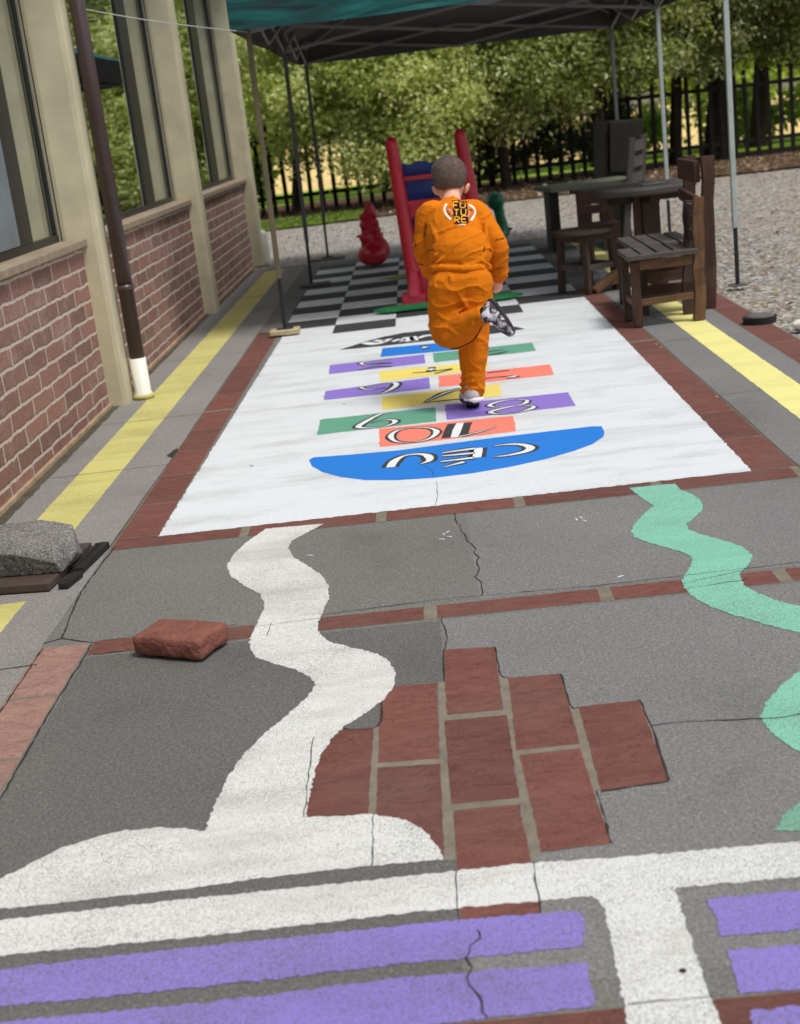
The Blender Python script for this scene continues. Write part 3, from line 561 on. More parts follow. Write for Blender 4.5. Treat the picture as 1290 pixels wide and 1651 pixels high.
bm = bm_(); box(bm, -2.3, -2.2, -1.4, 15.2, -.05, 2.94, 0); obj('inner_wall', bm, M['frame_dark'], B)
bm = bm_(); box(bm, -8, -1.55, -1.6, 15.5, 3.402, 3.5, .01); obj('eave', bm, M['fascia'], B)
bm = bm_(); v_ = [bm.verts.new(p) for p in ((-1.5, -1.6, 3.504), (-1.5, 15.5, 3.504), (-8, 15.5, 5.2), (-8, -1.6, 5.2), (-1.5, -1.6, 3.60), (-1.5, 15.5, 3.60), (-8, 15.5, 5.3), (-8, -1.6, 5.3))]
for f in ((3, 2, 1, 0), (4, 5, 6, 7), (0, 1, 5, 4), (1, 2, 6, 5), (2, 3, 7, 6), (3, 0, 4, 7)): bm.faces.new([v_[i] for i in f])
obj('roof', bm, M['roof'], B)
bm = bm_(); box(bm, -7.9, -2.31, 14.9, 15.15, -.05, 3.4, 0); obj('end_wall', bm, M['beige'], B)
bm = bm_(); tube(bm, [(-1.69, 7.67, .20), (-1.692, 7.68, 3.35)], .043, 24, None, False)
lathe(bm, [(.048, .62), (.048, .66)], (-1.69, 7.67, 0), 24); dp = obj('downpipe', bm, M['brown_pipe'], B, True)
bm = bm_(); lathe(bm, [(.052, .0), (.052, .03), (.047, .034), (.047, .235)], (-1.69, 7.67, .004), 28); obj('pipe_boot', bm, M['pvc'], dp, True)
bm = bm_(); lathe(bm, [(.062, 0), (.06, .02), (.05, .024)], (-1.69, 7.67, .004), 28); obj('pipe_collar', bm, M['yellow'], dp, True)
bm = bm_(); tube(bm, [(-1.74, 15.26, .02), (-1.74, 15.26, .32)], .05, 16); obj('pipe_end', bm, M['pvc'], B, True)
bm = bm_(); a = W(100, 8, 7.7); b = W(402, 52, 9.56); tube(bm, [a, a.lerp(b, .35)-V3((0, 0, .015)), a.lerp(b, .7)-V3((0, 0, .012)), b], .003, 6, None, False, 5); tag(obj('wire', bm, M['wire'], None, True), 'thin pale wire strung from the brown downpipe to the canopy corner', 'wire')

# ================================================================== CANOPY
K = thing('pop_up_canopy', 'teal pop-up canopy with dark lining standing on six thin legs over the chessboard', 'canopy', (0.6, 12.35, 0))
LEGS = [(-1.025, 9.56, 'steel_brown', .035), (-1.035, 12.44, 'steel_dark', 0), (-1.04, 15.15, 'steel_dark', 0), (2.17, 9.47, 'steel', 0), (2.27, 12.5, 'steel', 0), (2.26, 15.2, 'steel_dark', 0)]
for x, y, m, z0 in LEGS:
    xt = x+(.03 if x < 0 else .0)
    bm = bm_(); bar(bm, (x+.25*(xt-x), y, .40), (xt, y, 2.24), .036, .036, V3((0, 1, 0)), .006)
    lg = obj('leg', bm, M[m], K)
    bm = bm_(); bar(bm, (x, y, z0+.008), (x+.25*(xt-x), y, .42), .026, .026, V3((0, 1, 0)), .004); box(bm, x-.012, x+.012, y-.012, y+.012, z0, z0+.03)
    obj('lower_leg', bm, M['foot_black'], lg)
    bm = bm_(); box(bm, x-.06, x+.06, y-.05, y+.05, z0+.001, z0+.012, .003); obj('foot_plate', bm, M['steel_dark' if x > 0 else 'foot_black'], lg)
x0, x1, y0, y1, zb, zt, zr = -1.10, 2.32, 9.40, 15.32, 2.055, 2.27, 3.0
bm = bm_()
def quad(bm, *p): bm.faces.new([bm.verts.new(q) for q in p])
rA, rB = (0.61, y0+1.7, zr), (0.61, y1-1.7, zr)
def roof_shell(bm, d):
    a, b, c_, e = (x0+d, y0+d, zt-d), (x1-d, y0+d, zt-d), (x1-d, y1-d, zt-d), (x0+d, y1-d, zt-d); p, q = (rA[0], rA[1], rA[2]-d), (rB[0], rB[1], rB[2]-d)
    quad(bm, a, b, p); quad(bm, b, c_, q, p); quad(bm, c_, e, q); quad(bm, e, a, p, q)
def valance(bm, d):
    ring = []
    for (ax, ay), (bx, by) in (((x0+d, y0+d), (x1-d, y0+d)), ((x1-d, y0+d), (x1-d, y1-d)), ((x1-d, y1-d), (x0+d, y1-d)), ((x0+d, y1-d), (x0+d, y0+d))):
        n_ = 30
        for k in range(n_):
            s_ = k/n_; ring.append((ax+(bx-ax)*s_, ay+(by-ay)*s_, s_))
    vb = []
    for x, y, s_ in ring:
        wob = .010*math.sin(s_*math.pi*2*3)+.006*math.sin(s_*41); sag = -.02*math.sin(s_*math.pi*2)**2
        cx_, cy_ = (x-.61), (y-12.3); L = math.hypot(cx_, cy_)
        vb.append((bm.verts.new((x, y, zt-d)), bm.verts.new((x+cx_/L*wob*.4, y+cy_/L*wob*.4, (zt+zb)/2)), bm.verts.new((x+cx_/L*wob, y+cy_/L*wob, zb+sag*.4))))
    for i in range(len(vb)):
        a, b = vb[i], vb[(i+1) % len(vb)]
        bm.faces.new((a[0], b[0], b[1], a[1])); bm.faces.new((a[1], b[1], b[2], a[2]))
bm = bm_(); roof_shell(bm, 0); obj('canopy_roof', bm, M['teal'], K)
bm = bm_(); valance(bm, 0); fr = [f for f in bm.faces if max(v.co.y for v in f.verts) > y0+.06]
bm2 = bm.copy(); bmesh.ops.delete(bm, geom=fr, context='FACES'); obj('valance', bm, M['teal_front'], K, True)
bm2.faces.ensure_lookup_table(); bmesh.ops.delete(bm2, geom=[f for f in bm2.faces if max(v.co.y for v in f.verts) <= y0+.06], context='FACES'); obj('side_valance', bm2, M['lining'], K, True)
bm = bm_(); roof_shell(bm, .012); valance(bm, .012); obj('lining', bm, M['lining'], K)
def truss(a, b, n=2):
    a = V3(a); b = V3(b); bm = bm_()
    for k in range(n):
        p = a.lerp(b, k/n); q = a.lerp(b, (k+1)/n)
        for s_ in (0, 1):
            bar(bm, p+V3((0, .006*s_, .0 if s_ else .22)), q+V3((0, .006*s_, .22 if s_ else 0)), .014, .026, bev=0)
    obj('truss', bm, M['steel_mid'], K)
Lp = [(x+(.03 if x < 0 else 0), y, 2.05) for x, y, _, _ in LEGS]
truss(Lp[0], Lp[1]); truss(Lp[1], Lp[2]); truss(Lp[3], Lp[4]); truss(Lp[4], Lp[5]); truss(Lp[0], Lp[3]); truss(Lp[1], Lp[4]); truss(Lp[2], Lp[5])
for (x, y, z), p in zip(Lp, (rA, (.61, 12.36, zr), rB, rA, (.61, 12.36, zr), rB)):
    bm = bm_(); bar(bm, (x, y, 2.2), (p[0], p[1], p[2]-.05), .014, .024, bev=0); obj('rafter', bm, M['steel_mid'], K)
bm = bm_(); box(bm, -1.13, -.92, 9.47, 9.62, .012, .046, .006); tag(obj('wooden_block', bm, M['wood_pale'], None), 'small pale wood block under the nearest left canopy leg', 'block')
bm = bm_(); box(bm, -1.14, -.86, 12.33, 12.5, .002, .03, .006); o = tag(obj('stone_slab', bm, M['concrete'], None), 'flat grey slab under the middle left leg of the canopy', 'slab'); 
bm = bm_(); box(bm, -1.25, -.85, 15.05, 15.27, -.03, .0, .006); tag(obj('foot_board', bm, M['table_green'], None), 'thin greenish board under the far left leg of the canopy', 'board')
# weight disc, white lump, board and stones
bm = bm_(); lathe(bm, [(.085, 0), (.088, .04)], (1.925, 7.88, .002), 40); pk = obj('rubber_rim', bm, M['concrete_dk'], None)
T = thing('concrete_weight', 'round flat concrete weight with black rim at the edge of the gravel', 'weight', (1.925, 7.88, 0)); pk.parent = T; pk.matrix_parent_inverse = Matrix.Translation((-1.925, -7.88, 0))
for v_ in pk.data.vertices: v_.co.x = 1.925+(v_.co.x-1.925)*1.12
bm = bm_(); lathe(bm, [(.084, .035), (.082, .046), (.05, .05)], (1.925, 7.88, .002), 40); obj('concrete_disc', bm, M['concrete'], T, True)
bm = bm_(); ball(bm, (2.11, 7.58, .02), .085, 1, .55, .42); tag(solid(bm, 'white_stone', M['pvc'], None, .008, 3, lambda p, n: noise.noise(p*14)*.012), 'white painted stone beside the round concrete weight', 'stone')
bm = bm_(); bar(bm, (-1.70, 4.50, .018), (-1.335, 4.46, .018), .44, .028, bev=.004); tag(obj('metal_plate', bm, M['plate'], None), 'dark brown flat plate lying over the yellow line beside the wall', 'plate')
bm = bm_(); bar(bm, (-1.30, 4.40, .014), (-1.268, 4.69, .014), .038, .024, bev=.004); bar(bm, (-1.315, 4.25, .013), (-1.29, 4.37, .014), .036, .022, bev=.005); bar(bm, (-1.312, 4.41, .027), (-1.285, 4.66, .028), .014, .010, bev=.002)
tag(obj('broken_batten', bm, M['wood_black'], None), 'splintered dark batten along the right edge of the brown plate', 'batten')
bm = bm_(); P0 = W(55, 893, 4.50)
pts = [(-.20, -.10, .0), (.145, -.13, .0), (.17, .07, .0), (-.17, .12, 0), (-.22, -.12, .125), (.105, -.115, .115), (.15, .07, .14), (-.20, .13, .15), (.02, .13, .155), (.185, -.05, .05), (.13, -.14, .05), (-.02, -.14, .11)]
for p in pts: bm.verts.new((-1.48+p[0], 4.47+p[1], .034+p[2]*.8))
bmesh.ops.convex_hull(bm, input=bm.verts[:])
tag(solid(bm, 'granite_block', M['granite'], None, .004, 0, lambda p, n: noise.noise(p*10)*.003+abs(noise.noise(p*30))*.003+noise.noise(p*90)*.0015), 'rough grey granite block sitting on the brown plate', 'stone')
bm = bm_(); ang = R(-25); c0 = V3((-.80, 3.575, .004)); ux = V3((math.cos(ang), math.sin(ang), 0)); uy = V3((-ux.y, ux.x, 0))
bar(bm, c0-ux*.118+V3((0, 0, .033)), c0+ux*.118+V3((0, 0, .033)), .15, .062, bev=.016)
def dent(p, n):
    d = ((p-(c0+ux*.03+uy*.03)).to_2d().length); return noise.noise(p*18)*.004+noise.noise(p*60)*.0018-(.012*max(0, 1-d/.014) if n.z > .6 else 0)
tag(solid(bm, 'loose_brick', M['redstone'], None, .004, 2, dent), 'rounded red brick lying loose on the asphalt band', 'brick')

# ================================================================== WOODEN FURNITURE
def wobbly(bm, a, b, w_, h_, n=6, j=.008, up=V3((0, 1, 0))):
    a = V3(a); b = V3(b); P = [a.lerp(b, k/n)+V3((random.uniform(-j, j), random.uniform(-j, j), 0))*(0 if k in (0, n) else 1) for k in range(n+1)]
    rings = []
    for p in P:
        k = random.uniform(.92, 1.08); rings.append([bm.verts.new(p+V3((sx_*w_/2*k, sy_*h_/2, 0))) for sx_, sy_ in ((-1, -1), (1, -1), (1, 1), (-1, 1))])
    ff = [bm.faces.new(rings[0][::-1]), bm.faces.new(rings[-1])]
    for r0, r1 in zip(rings, rings[1:]): ff += [bm.faces.new((r0[k], r0[(k+1) % 4], r1[(k+1) % 4], r1[k])) for k in range(4)]
    bmesh.ops.recalc_face_normals(bm, faces=ff)
N1 = thing('wooden_chair', 'nearest low rustic wooden chair with slatted seat and wavy honey-brown back post', 'chair', (1.45, 8.3, 0))
for x, y, m in ((1.27, 8.19, 'wood_red'), (1.25, 8.46, 'wood')):
    bm = bm_(); bar(bm, (x, y, .008), (x-.008, y, .40), .05, .05, V3((0, 1, 0)), .005); obj('leg', bm, M[m], N1)
for x, y, m, zt_ in ((1.635, 8.20, 'wood_warm', .735), (1.63, 8.48, 'wood', .70)):
    bm = bm_(); wobbly(bm, (x, y, .008), (x+.035, y, zt_), .062, .05, 7, .012); obj('back_post', bm, M[m], N1)
bm = bm_()
for k in range(4):
    xx = 1.255+k*.1; bar(bm, (xx, 8.13, .425), (xx+.012, 8.60+.03*(k % 2), .425), .082, .028, V3((0, 0, 1)), .004)
bar(bm, (1.21, 8.145, .428), (1.64, 8.15, .428), .05, .03, bev=.004); obj('seat', bm, M['wood_grey'], N1)
bm = bm_(); bar(bm, (1.29, 8.18, .375), (1.61, 8.185, .375), .03, .055, bev=.003); obj('apron', bm, M['wood_warm'], N1)
for a, b, m in (((1.29, 8.19, .15), (1.61, 8.2, .16), 'wood_warm'), ((1.265, 8.2, .15), (1.25, 8.46, .15), 'wood_warm'), ((1.27, 8.47, .13), (1.61, 8.48, .13), 'wood')):
    bm = bm_(); bar(bm, a, b, .032, .04, bev=.003); obj('stretcher', bm, M[m], N1)
for z_ in (.50, .585, .66):
    bm = bm_(); bar(bm, (1.655, 8.2, z_), (1.655, 8.5, z_), .024, .06, bev=.003); obj('back_slat', bm, M['wood_grey'], N1)
N2 = thing('wooden_chair', 'tall rustic wooden chair with broad back planks just behind the low near chair', 'chair', (1.6, 8.9, 0))
for x, y, m, zt_ in ((1.79, 8.62, 'wood_red', .945), (1.80, 9.22, 'wood_red', .93)):
    bm = bm_(); wobbly(bm, (x, y, .004), (x+.03, y, zt_), .075, .06, 7, .006); obj('back_post', bm, M[m], N2)
for x, y in ((1.375, 8.62), (1.34, 9.2)):
    bm = bm_(); bar(bm, (x, y, .004), (x, y, .41), .06, .06, V3((0, 1, 0)), .005); obj('leg', bm, M['wood'], N2)
bm = bm_()
for k in range(4): bar(bm, (1.36+k*.105, 8.60, .43), (1.365+k*.105, 9.26, .43), .09, .03, V3((0, 0, 1)), .004)
obj('seat', bm, M['wood_grey'], N2)
for z_, h_, sk in ((.855, .13, 0), (.69, .075, -.03)):
    bm = bm_(); bar(bm, (1.757, 8.63, z_+sk), (1.768, 9.25, z_), .034, h_, bev=.004); obj('back_plank', bm, M['wood_red'], N2)
for a, b in (((1.36, 8.62, .30), (1.78, 8.62, .30)), ((1.36, 8.62, .16), (1.84, 8.62, .15)), ((1.36, 9.2, .16), (1.8, 9.2, .16)), ((1.345, 8.6, .2), (1.34, 9.2, .2))):
    bm = bm_(); bar(bm, a, b, .035, .065, bev=.003); obj('stretcher', bm, M['wood_red'], N2)
N3 = thing('wooden_table', 'round rustic table with thick dark top on a square pedestal', 'table', (1.68, 10.1, 0))
bm = bm_(); n_ = 40; prof = [(.365, 0), (.385, .015), (.385, .04), (.37, .055)]; lathe(bm, prof, (1.66, 10.1, .665), n_)
for v_ in bm.verts:
    a = math.atan2(v_.co.y-10.1, v_.co.x-1.66); k = 1+.03*math.sin(3*a)+.02*math.sin(7*a+1); v_.co.x = 1.66+(v_.co.x-1.66)*k; v_.co.y = 10.1+(v_.co.y-10.1)*k
obj('tabletop', bm, M['wood_grey'], N3)
bm = bm_(); box(bm, 1.63, 1.76, 10.03, 10.17, .05, .665, .006); obj('pedestal', bm, M['wood'], N3)
for a, b in (((1.40, 10.05, .63), (1.95, 10.15, .63)), ((1.70, 9.86, .63), (1.68, 10.36, .63))):
    bm = bm_(); bar(bm, a, b, .07, .06, bev=.004); obj('top_batten', bm, M['wood'], N3)
for a, b, m in (((1.3, 9.92, .06), (1.69, 10.06, .10), 'wood_warm'), ((1.68, 10.08, .06), (2.08, 10.2, .03), 'wood'), ((1.72, 9.8, .03), (1.69, 10.4, .06), 'wood'), ((1.22, 9.86, .02), (1.62, 10.05, .26), 'wood_warm')):
    bm = bm_(); bar(bm, a, b, .06, .045, bev=.004); obj('foot_brace', bm, M[m], N3)
bm = bm_(); bar(bm, (1.585, 10.02, .1), (1.59, 10.02, .665), .05, .05, V3((0, 1, 0)), .004); obj('side_post', bm, M['wood_red'], N3)
bm = bm_(); bar(bm, (1.62, 10.02, .724), (1.80, 10.1, .724), .11, .006, bev=.002); tag(obj('paper', bm, M['blue_grey'], None), 'dull grey sheet lying on the round wooden tabletop', 'sheet')
N4 = thing('wooden_stool', 'dark wooden stool with rounded front edge beside the chessboard', 'stool', (1.2, 10.05, 0))
bm = bm_(); prof = [(.225, 0), (.235, .01), (.23, .032)]; lathe(bm, prof, (1.2, 10.05, .425), 36); obj('seat', bm, M['wood'], N4)
LG = [(1.01, 10.09), (1.18, 9.86), (1.40, 9.98), (1.24, 10.25)]
for x, y in LG:
    bm = bm_(); bar(bm, (x, y, .004), (1.2+(x-1.2)*.9, 10.05+(y-10.05)*.9, .43), .045, .045, V3((.7, .7, 0)), .005); obj('leg', bm, M['wood'], N4)
for (a, b) in zip(LG, LG[1:]+LG[:1]):
    bm = bm_(); bar(bm, (a[0], a[1], .19), (b[0], b[1], .19), .028, .04, bev=.003); obj('stretcher', bm, M['wood_grey'], N4)
    bm = bm_(); bar(bm, (a[0], a[1], .40), (b[0], b[1], .40), .028, .05, bev=.003); obj('apron', bm, M['wood'], N4)
N5 = thing('wooden_table', 'long low table with greenish top and one black plank leg near the slide side', 'table', (1.6, 13.2, 0))
bm = bm_(); bar(bm, (1.2, 13.1, .585), (2.05, 13.25, .585), .62, .04, bev=.006); obj('tabletop', bm, M['table_green'], N5)
for x in (1.29, 1.95):
    bm = bm_(); box(bm, x-.045, x+.045, 12.95, 13.5, .01, .565, .005); obj('leg', bm, M['wood_black'], N5)
N6 = thing('wooden_table', 'dark square table standing between the stool and the greenish table', 'table', (1.7, 11.9, 0))
bm = bm_(); bar(bm, (1.38, 11.85, .60), (1.98, 11.95, .60), .5, .035, bev=.005); obj('tabletop', bm, M['wood_grey'], N6)
for x in (1.44, 1.92):
    for y in (11.68, 12.1):
        bm = bm_(); bar(bm, (x, y, .01), (x, y, .585), .06, .06, V3((0, 1, 0)), .004); obj('leg', bm, M['wood'], N6)
bm = bm_(); bar(bm, (1.44, 11.68, .54), (1.92, 11.68, .54), .03, .07, bev=.003); obj('apron', bm, M['wood'], N6)
N7 = thing('wooden_chair', 'blackened high-backed chair with solid back panel at the rear of the canopy', 'chair', (2.1, 14.1, 0))
bm = bm_(); bar(bm, (1.86, 14.25, .80), (2.36, 14.25, .77), .05, .66, bev=.006); obj('backrest', bm, M['wood_black'], N7)
bm = bm_(); bar(bm, (2.02, 14.20, .86), (2.2, 14.20, .85), .03, .5, bev=.006); obj('back_board', bm, M['wood_black'], N7)
bm = bm_(); bar(bm, (1.86, 14.0, .44), (2.36, 14.0, .44), .48, .04, bev=.006); obj('seat', bm, M['wood_black'], N7)
for x in (1.9, 2.32):
    for y in (13.82, 14.22):
        bm = bm_(); bar(bm, (x, y, .0), (x, y, .42), .06, .06, V3((0, 1, 0)), .004); obj('leg', bm, M['wood_black'], N7)
N8 = thing('wooden_chair', 'slat-backed dark chair leaning its ladder back behind the dark square table', 'chair', (2.0, 12.7, 0))
for a, b in (((1.87, 12.55, .02), (2.0, 12.62, .98)), ((2.05, 12.9, .02), (2.16, 12.97, .98))):
    bm = bm_(); bar(bm, a, b, .06, .05, V3((0, 1, 0)), .005); obj('back_post', bm, M['wood_grey'], N8)
for z_ in (.62, .76, .9):
    bm = bm_(); k = z_; bar(bm, (1.87+.13*k, 12.55+.07*k, z_), (2.05+.11*k, 12.9+.07*k, z_), .03, .09, bev=.004); obj('back_slat', bm, M['wood_grey'], N8)
bm = bm_(); bar(bm, (1.70, 12.75, .44), (2.0, 12.72, .44), .42, .04, bev=.005); obj('seat', bm, M['wood_grey'], N8)
for a in ((1.6, 12.6), (1.65, 12.93)):
    bm = bm_(); bar(bm, (a[0]+.1, a[1], .01), (a[0]+.1, a[1], .43), .05, .05, V3((0, 1, 0)), .004); obj('leg', bm, M['wood'], N8)
N9 = thing('wooden_chair', 'small reddish-brown chair tucked behind the stool and the round table', 'chair', (1.5, 11.1, 0))
for x in (1.32, 1.56):
    bm = bm_(); bar(bm, (x, 11.2, .01), (x, 11.22, .66), .05, .045, V3((0, 1, 0)), .004); obj('back_post', bm, M['wood_red'], N9)
    bm = bm_(); bar(bm, (x, 10.92, .01), (x, 10.92, .38), .05, .045, V3((0, 1, 0)), .004); obj('leg', bm, M['wood_red'], N9)
for z_ in (.5, .61):
    bm = bm_(); bar(bm, (1.3, 11.2, z_), (1.58, 11.2, z_), .025, .07, bev=.003); obj('back_slat', bm, M['wood_red'], N9)
bm = bm_(); bar(bm, (1.29, 11.05, .385), (1.59, 11.05, .385), .3, .03, bev=.004); obj('seat', bm, M['wood_red'], N9)

# ================================================================== SLIDE AND RIDE-ON TOYS
SL = thing('toy_slide', 'red plastic play slide with blue chute and ladder steps facing the boy', 'slide', (.2, 10.9, 0))
RX = [(-.075, -.14), (.485, .39)]
def rail(xb, xt):
    P = [(xb, 10.45, .05), (xb, 10.52, .16), (xb+.2*(xt-xb), 10.58, .35), (xb+.5*(xt-xb), 10.66, .68), (xb+.8*(xt-xb), 10.72, 1.0), (xt, 10.74, 1.2)]
    bm = bm_(); tube(bm, P, [.075, .072, .07, .066, .062, .056], 16, (V3((1, 0, 0)), .86), True, 5); 
    return bm
for (xb, xt), n_ in zip(RX, 'ab'): solid(rail(xb, xt), 'side_rail', M['red'], SL, .008, 4); bm = bm_(); bar(bm, (xb-.02, 10.34, .035), (xb-.02, 10.56, .05), .19, .08, bev=.02); bar(bm, (xb-.02, 10.40, .03), (xb-.005, 10.50, .235), .18, .09, V3((1, 0, 0)), .02, .68); solid(bm, 'rail_foot', M['red_pale'], SL, .008, 5)
def lx(z): return RX[0][0]+(RX[0][1]-RX[0][0])*z/1.2
def rx(z): return RX[1][0]+(RX[1][1]-RX[1][0])*z/1.2
for z_, y_, h_, d_ in ((.70, 10.70, .13, .10), (.93, 10.76, .035, .06), (.42, 10.62, .12, .10)):
    bm = bm_(); bar(bm, (lx(z_), y_, z_), (rx(z_), y_, z_), d_, h_, bev=.012); obj('step', bm, M['red'], SL)
bm = bm_(); bar(bm, (lx(.1)+.04, 10.5, .12), (rx(.1)-.04, 10.5, .12), .06, .24, bev=.015); obj('base_panel', bm, M['red'], SL)
bm = bm_(); zz = .98; n_ = 24; vs = []
for k in range(n_+1):
    s_ = k/n_; x = lx(1)+(rx(1)-lx(1))*s_; zt_ = 1.035+.045*(abs(s_-.5)*2)**6+.012*math.cos(s_*18); vs.append([bm.verts.new((x, 10.83, .55)), bm.verts.new((x, 10.80, zt_)), bm.verts.new((x, 10.85, zt_+.004)), bm.verts.new((x, 10.87, .55))])
for a, b in zip(vs, vs[1:]):
    for k in range(4): bm.faces.new((a[k], b[k], b[(k+1) % 4], a[(k+1) % 4]))
bm.faces.new(vs[0]); bm.faces.new(vs[-1][::-1]); obj('back_panel', bm, M['blue_pl'], SL)
bm = bm_(); CH = [(10.86, .80), (11.1, .78), (11.6, .48), (12.1, .18), (12.5, .10)]
for (a, az), (b, bz) in zip(CH, CH[1:]):
    bar(bm, (.17, a-.01, az), (.17, b+.01, bz), .46, .03, bev=0)
    for s_ in (-.24, .24): bar(bm, (.17+s_, a-.01, az+.06), (.17+s_, b+.01, bz+.06), .035, .16, bev=.008)
obj('chute', bm, M['blue_pl'], SL)
for x in (-.03, .37):
    bm = bm_(); bar(bm, (x, 11.25, .0), (x, 11.05, .74), .06, .06, V3((1, 0, 0)), .01); obj('support_leg', bm, M['red'], SL)
bm = bm_(); P = [(-.40, 10.05), (-.33, 10.16), (.62, 10.22), (.72, 10.10), (.60, 10.02), (-.30, 9.99)]
f = bm.faces.new([bm.verts.new((x, y, .018)) for x, y in P]); r_ = bmesh.ops.extrude_face_region(bm, geom=[f]); bmesh.ops.translate(bm, verts=[v for v in r_['geom'] if isinstance(v, bmesh.types.BMVert)], vec=(0, 0, .022)); bmesh.ops.recalc_face_normals(bm, faces=bm.faces[:])
tag(obj('green_mat', bm, M['green_strip'], None), 'flat green strip lying on the chessboard in front of the slide', 'mat')
RD = thing('rocking_toy', 'shiny red plastic ride-on animal with ridged back on the chessboard', 'ride-on toy', (-.47, 13.7, 0))
bm = bm_(); Y_ = 13.5
ball(bm, W(603, 418, Y_), .12, 1.32, 1.8, .95); ball(bm, W(617, 410, Y_), .09, .9, 1.4, 1.15)
tube(bm, [W(601, 408, Y_), W(597, 385, Y_), W(594, 362, Y_-.02), W(597, 348, Y_-.05)], [.115, .085, .074, .055], 20, None, True, 4)
tube(bm, [W(597, 350, Y_-.04), W(596, 342, Y_-.06)], [.07, .045], 16); 
for x, y, r_ in ((584, 358, .030), (586, 372, .035), (604, 356, .030), (606, 368, .040), (608, 379, .045), (611, 390, .050), (616, 401, .058), (589, 392, .055)): ball(bm, W(x, y, Y_-.06), r_)
o = solid(bm, 'body', M['red'], RD, .012, 3); dz = min(v.co.z for v in o.data.vertices)
for v in o.data.vertices: v.co.z -= dz-.018
bm = bm_(); p = W(596, 372, Y_); tube(bm, [p+V3((-.12, -.03, -.04)), p+V3((.12, -.03, -.04))], .014, 12); obj('handle', bm, M['red'], RD, True)
GD = thing('rocking_toy', 'green plastic ride-on animal with round head half hidden behind the boy', 'ride-on toy', (.85, 15.0, 0))
bm = bm_(); Y_ = 14.7
ball(bm, W(799, 324, Y_), .10, 1, 1.15, .98); tube(bm, [W(802, 330, Y_), W(806, 348, Y_), W(810, 364, Y_), W(808, 382, Y_)], [.06, .055, .06, .11], 16, None, True, 4)
tube(bm, [W(812, 372, Y_), W(821, 380, Y_), W(825, 374, Y_-.05)], [.035, .03, .02], 12); ball(bm, W(800, 388, Y_), .11, 1.2, 1.8, .85)
o = solid(bm, 'body', M['green_pl'], GD, .012, 3); dz = min(v.co.z for v in o.data.vertices)
for v in o.data.vertices:
    if v.co.z < .2: v.co.z = v.co.z-(dz-.018)*(1-max(0, v.co.z-dz)/(.2-dz))

# ================================================================== BOY
PB = thing('person', 'boy in an orange tracksuit hopping on one foot on the painted hopscotch, seen from behind', 'person', (.15, 6.4, 0))
hipR, kneeR, ankR = W(764, 466, 6.44), W(763, 560, 6.42), W(761, 640, 6.42)
hipL, kneeL, ankL = W(724, 466, 6.46), W(719, 542, 6.44), W(781, 507, 6.24)
pel = W(744, 452, 6.46); wai = W(745, 428, 6.48); che = W(729, 372, 6.57); neb = W(727, 330, 6.65)
shL, elL, wrL = W(692, 349, 6.62), W(684, 400, 6.62), W(696, 440, 6.72)
shR, elR, wrR = W(768, 346, 6.62), W(800, 393, 6.56), W(804, 446, 6.60)
hed = W(724, 284, 6.74); nek = W(728, 314, 6.69)
Yax = V3((0, 1, 0)); hoff = (hed-nek).normalized()
# -- the body: one skin from head to ankles
bm = bm_()
ball(bm, hed, .081, 1.0, 1.16, 1.15); fwd = V3((0, .86, -.5)).normalized(); hup = V3((0, .5, .86)).normalized()
ball(bm, hed+fwd*.022-hup*.045, .071, .98, 1.05, 1.0)                      # jaw and cheeks
tube(bm, [neb-V3((0, .02, .02)), nek, hed-hup*.03], [.05, .043, .046], 16)
ball(bm, hed+fwd*.098-hup*.03, .012); ball(bm, hed+fwd*.092-hup*.017, .008)   # nose
for s_ in (-1, 1): ball(bm, hed+fwd*.075+V3((s_*.035, 0, 0))-hup*.035, .022)   # cheeks
tube(bm, [pel, wai, che, neb-V3((0, 0, .03))], [.105, .098, .105, .06], 20, (Yax, .75), True, 4)
for a, b, c_ in ((shL, elL, wrL), (shR, elR, wrR)):
    tube(bm, [che.lerp(a, .6)+V3((0, .02, .04)), a, b, c_], [.05, .043, .032, .022], 14, None, True, 3)
for a, b, c_ in ((hipR, kneeR, ankR), (hipL, kneeL, ankL)): tube(bm, [a, b, c_], [.075, .05, .032], 16, None, True, 1)
def hand(bm, wr, d, side, palm_n):
    d = d.normalized(); x = d.cross(palm_n).normalized(); n_ = x.cross(d)
    tube(bm, [wr, wr+d*.02, wr+d*.05], [.02, .022, .021], 14, (n_, .62))
    for k, (off, L) in enumerate(((-.018, .040), (-.006, .048), (.006, .045), (.017, .036))):
        p = wr+d*.045+x*off; tube(bm, [p, p+d*L*.45+n_*.004, p+d*L*.8+n_*.014, p+d*L*.95+n_*.024], [.0068, .0064, .006, .005], 10)
    p = wr+d*.018+x*(side*.018); tube(bm, [p, p+x*side*.014+d*.018+n_*.004, p+x*side*.018+d*.036+n_*.012], [.0085, .0075, .006], 10)
hand(bm, wrR, V3((-.10, .25, -1)), -1, V3((-.3, 1, .2))); hand(bm, wrL, V3((.3, .6, -.45)), 1, V3((.8, -.2, .3)))
body = solid(bm, 'body', M['skin'], PB, .0042, 5)
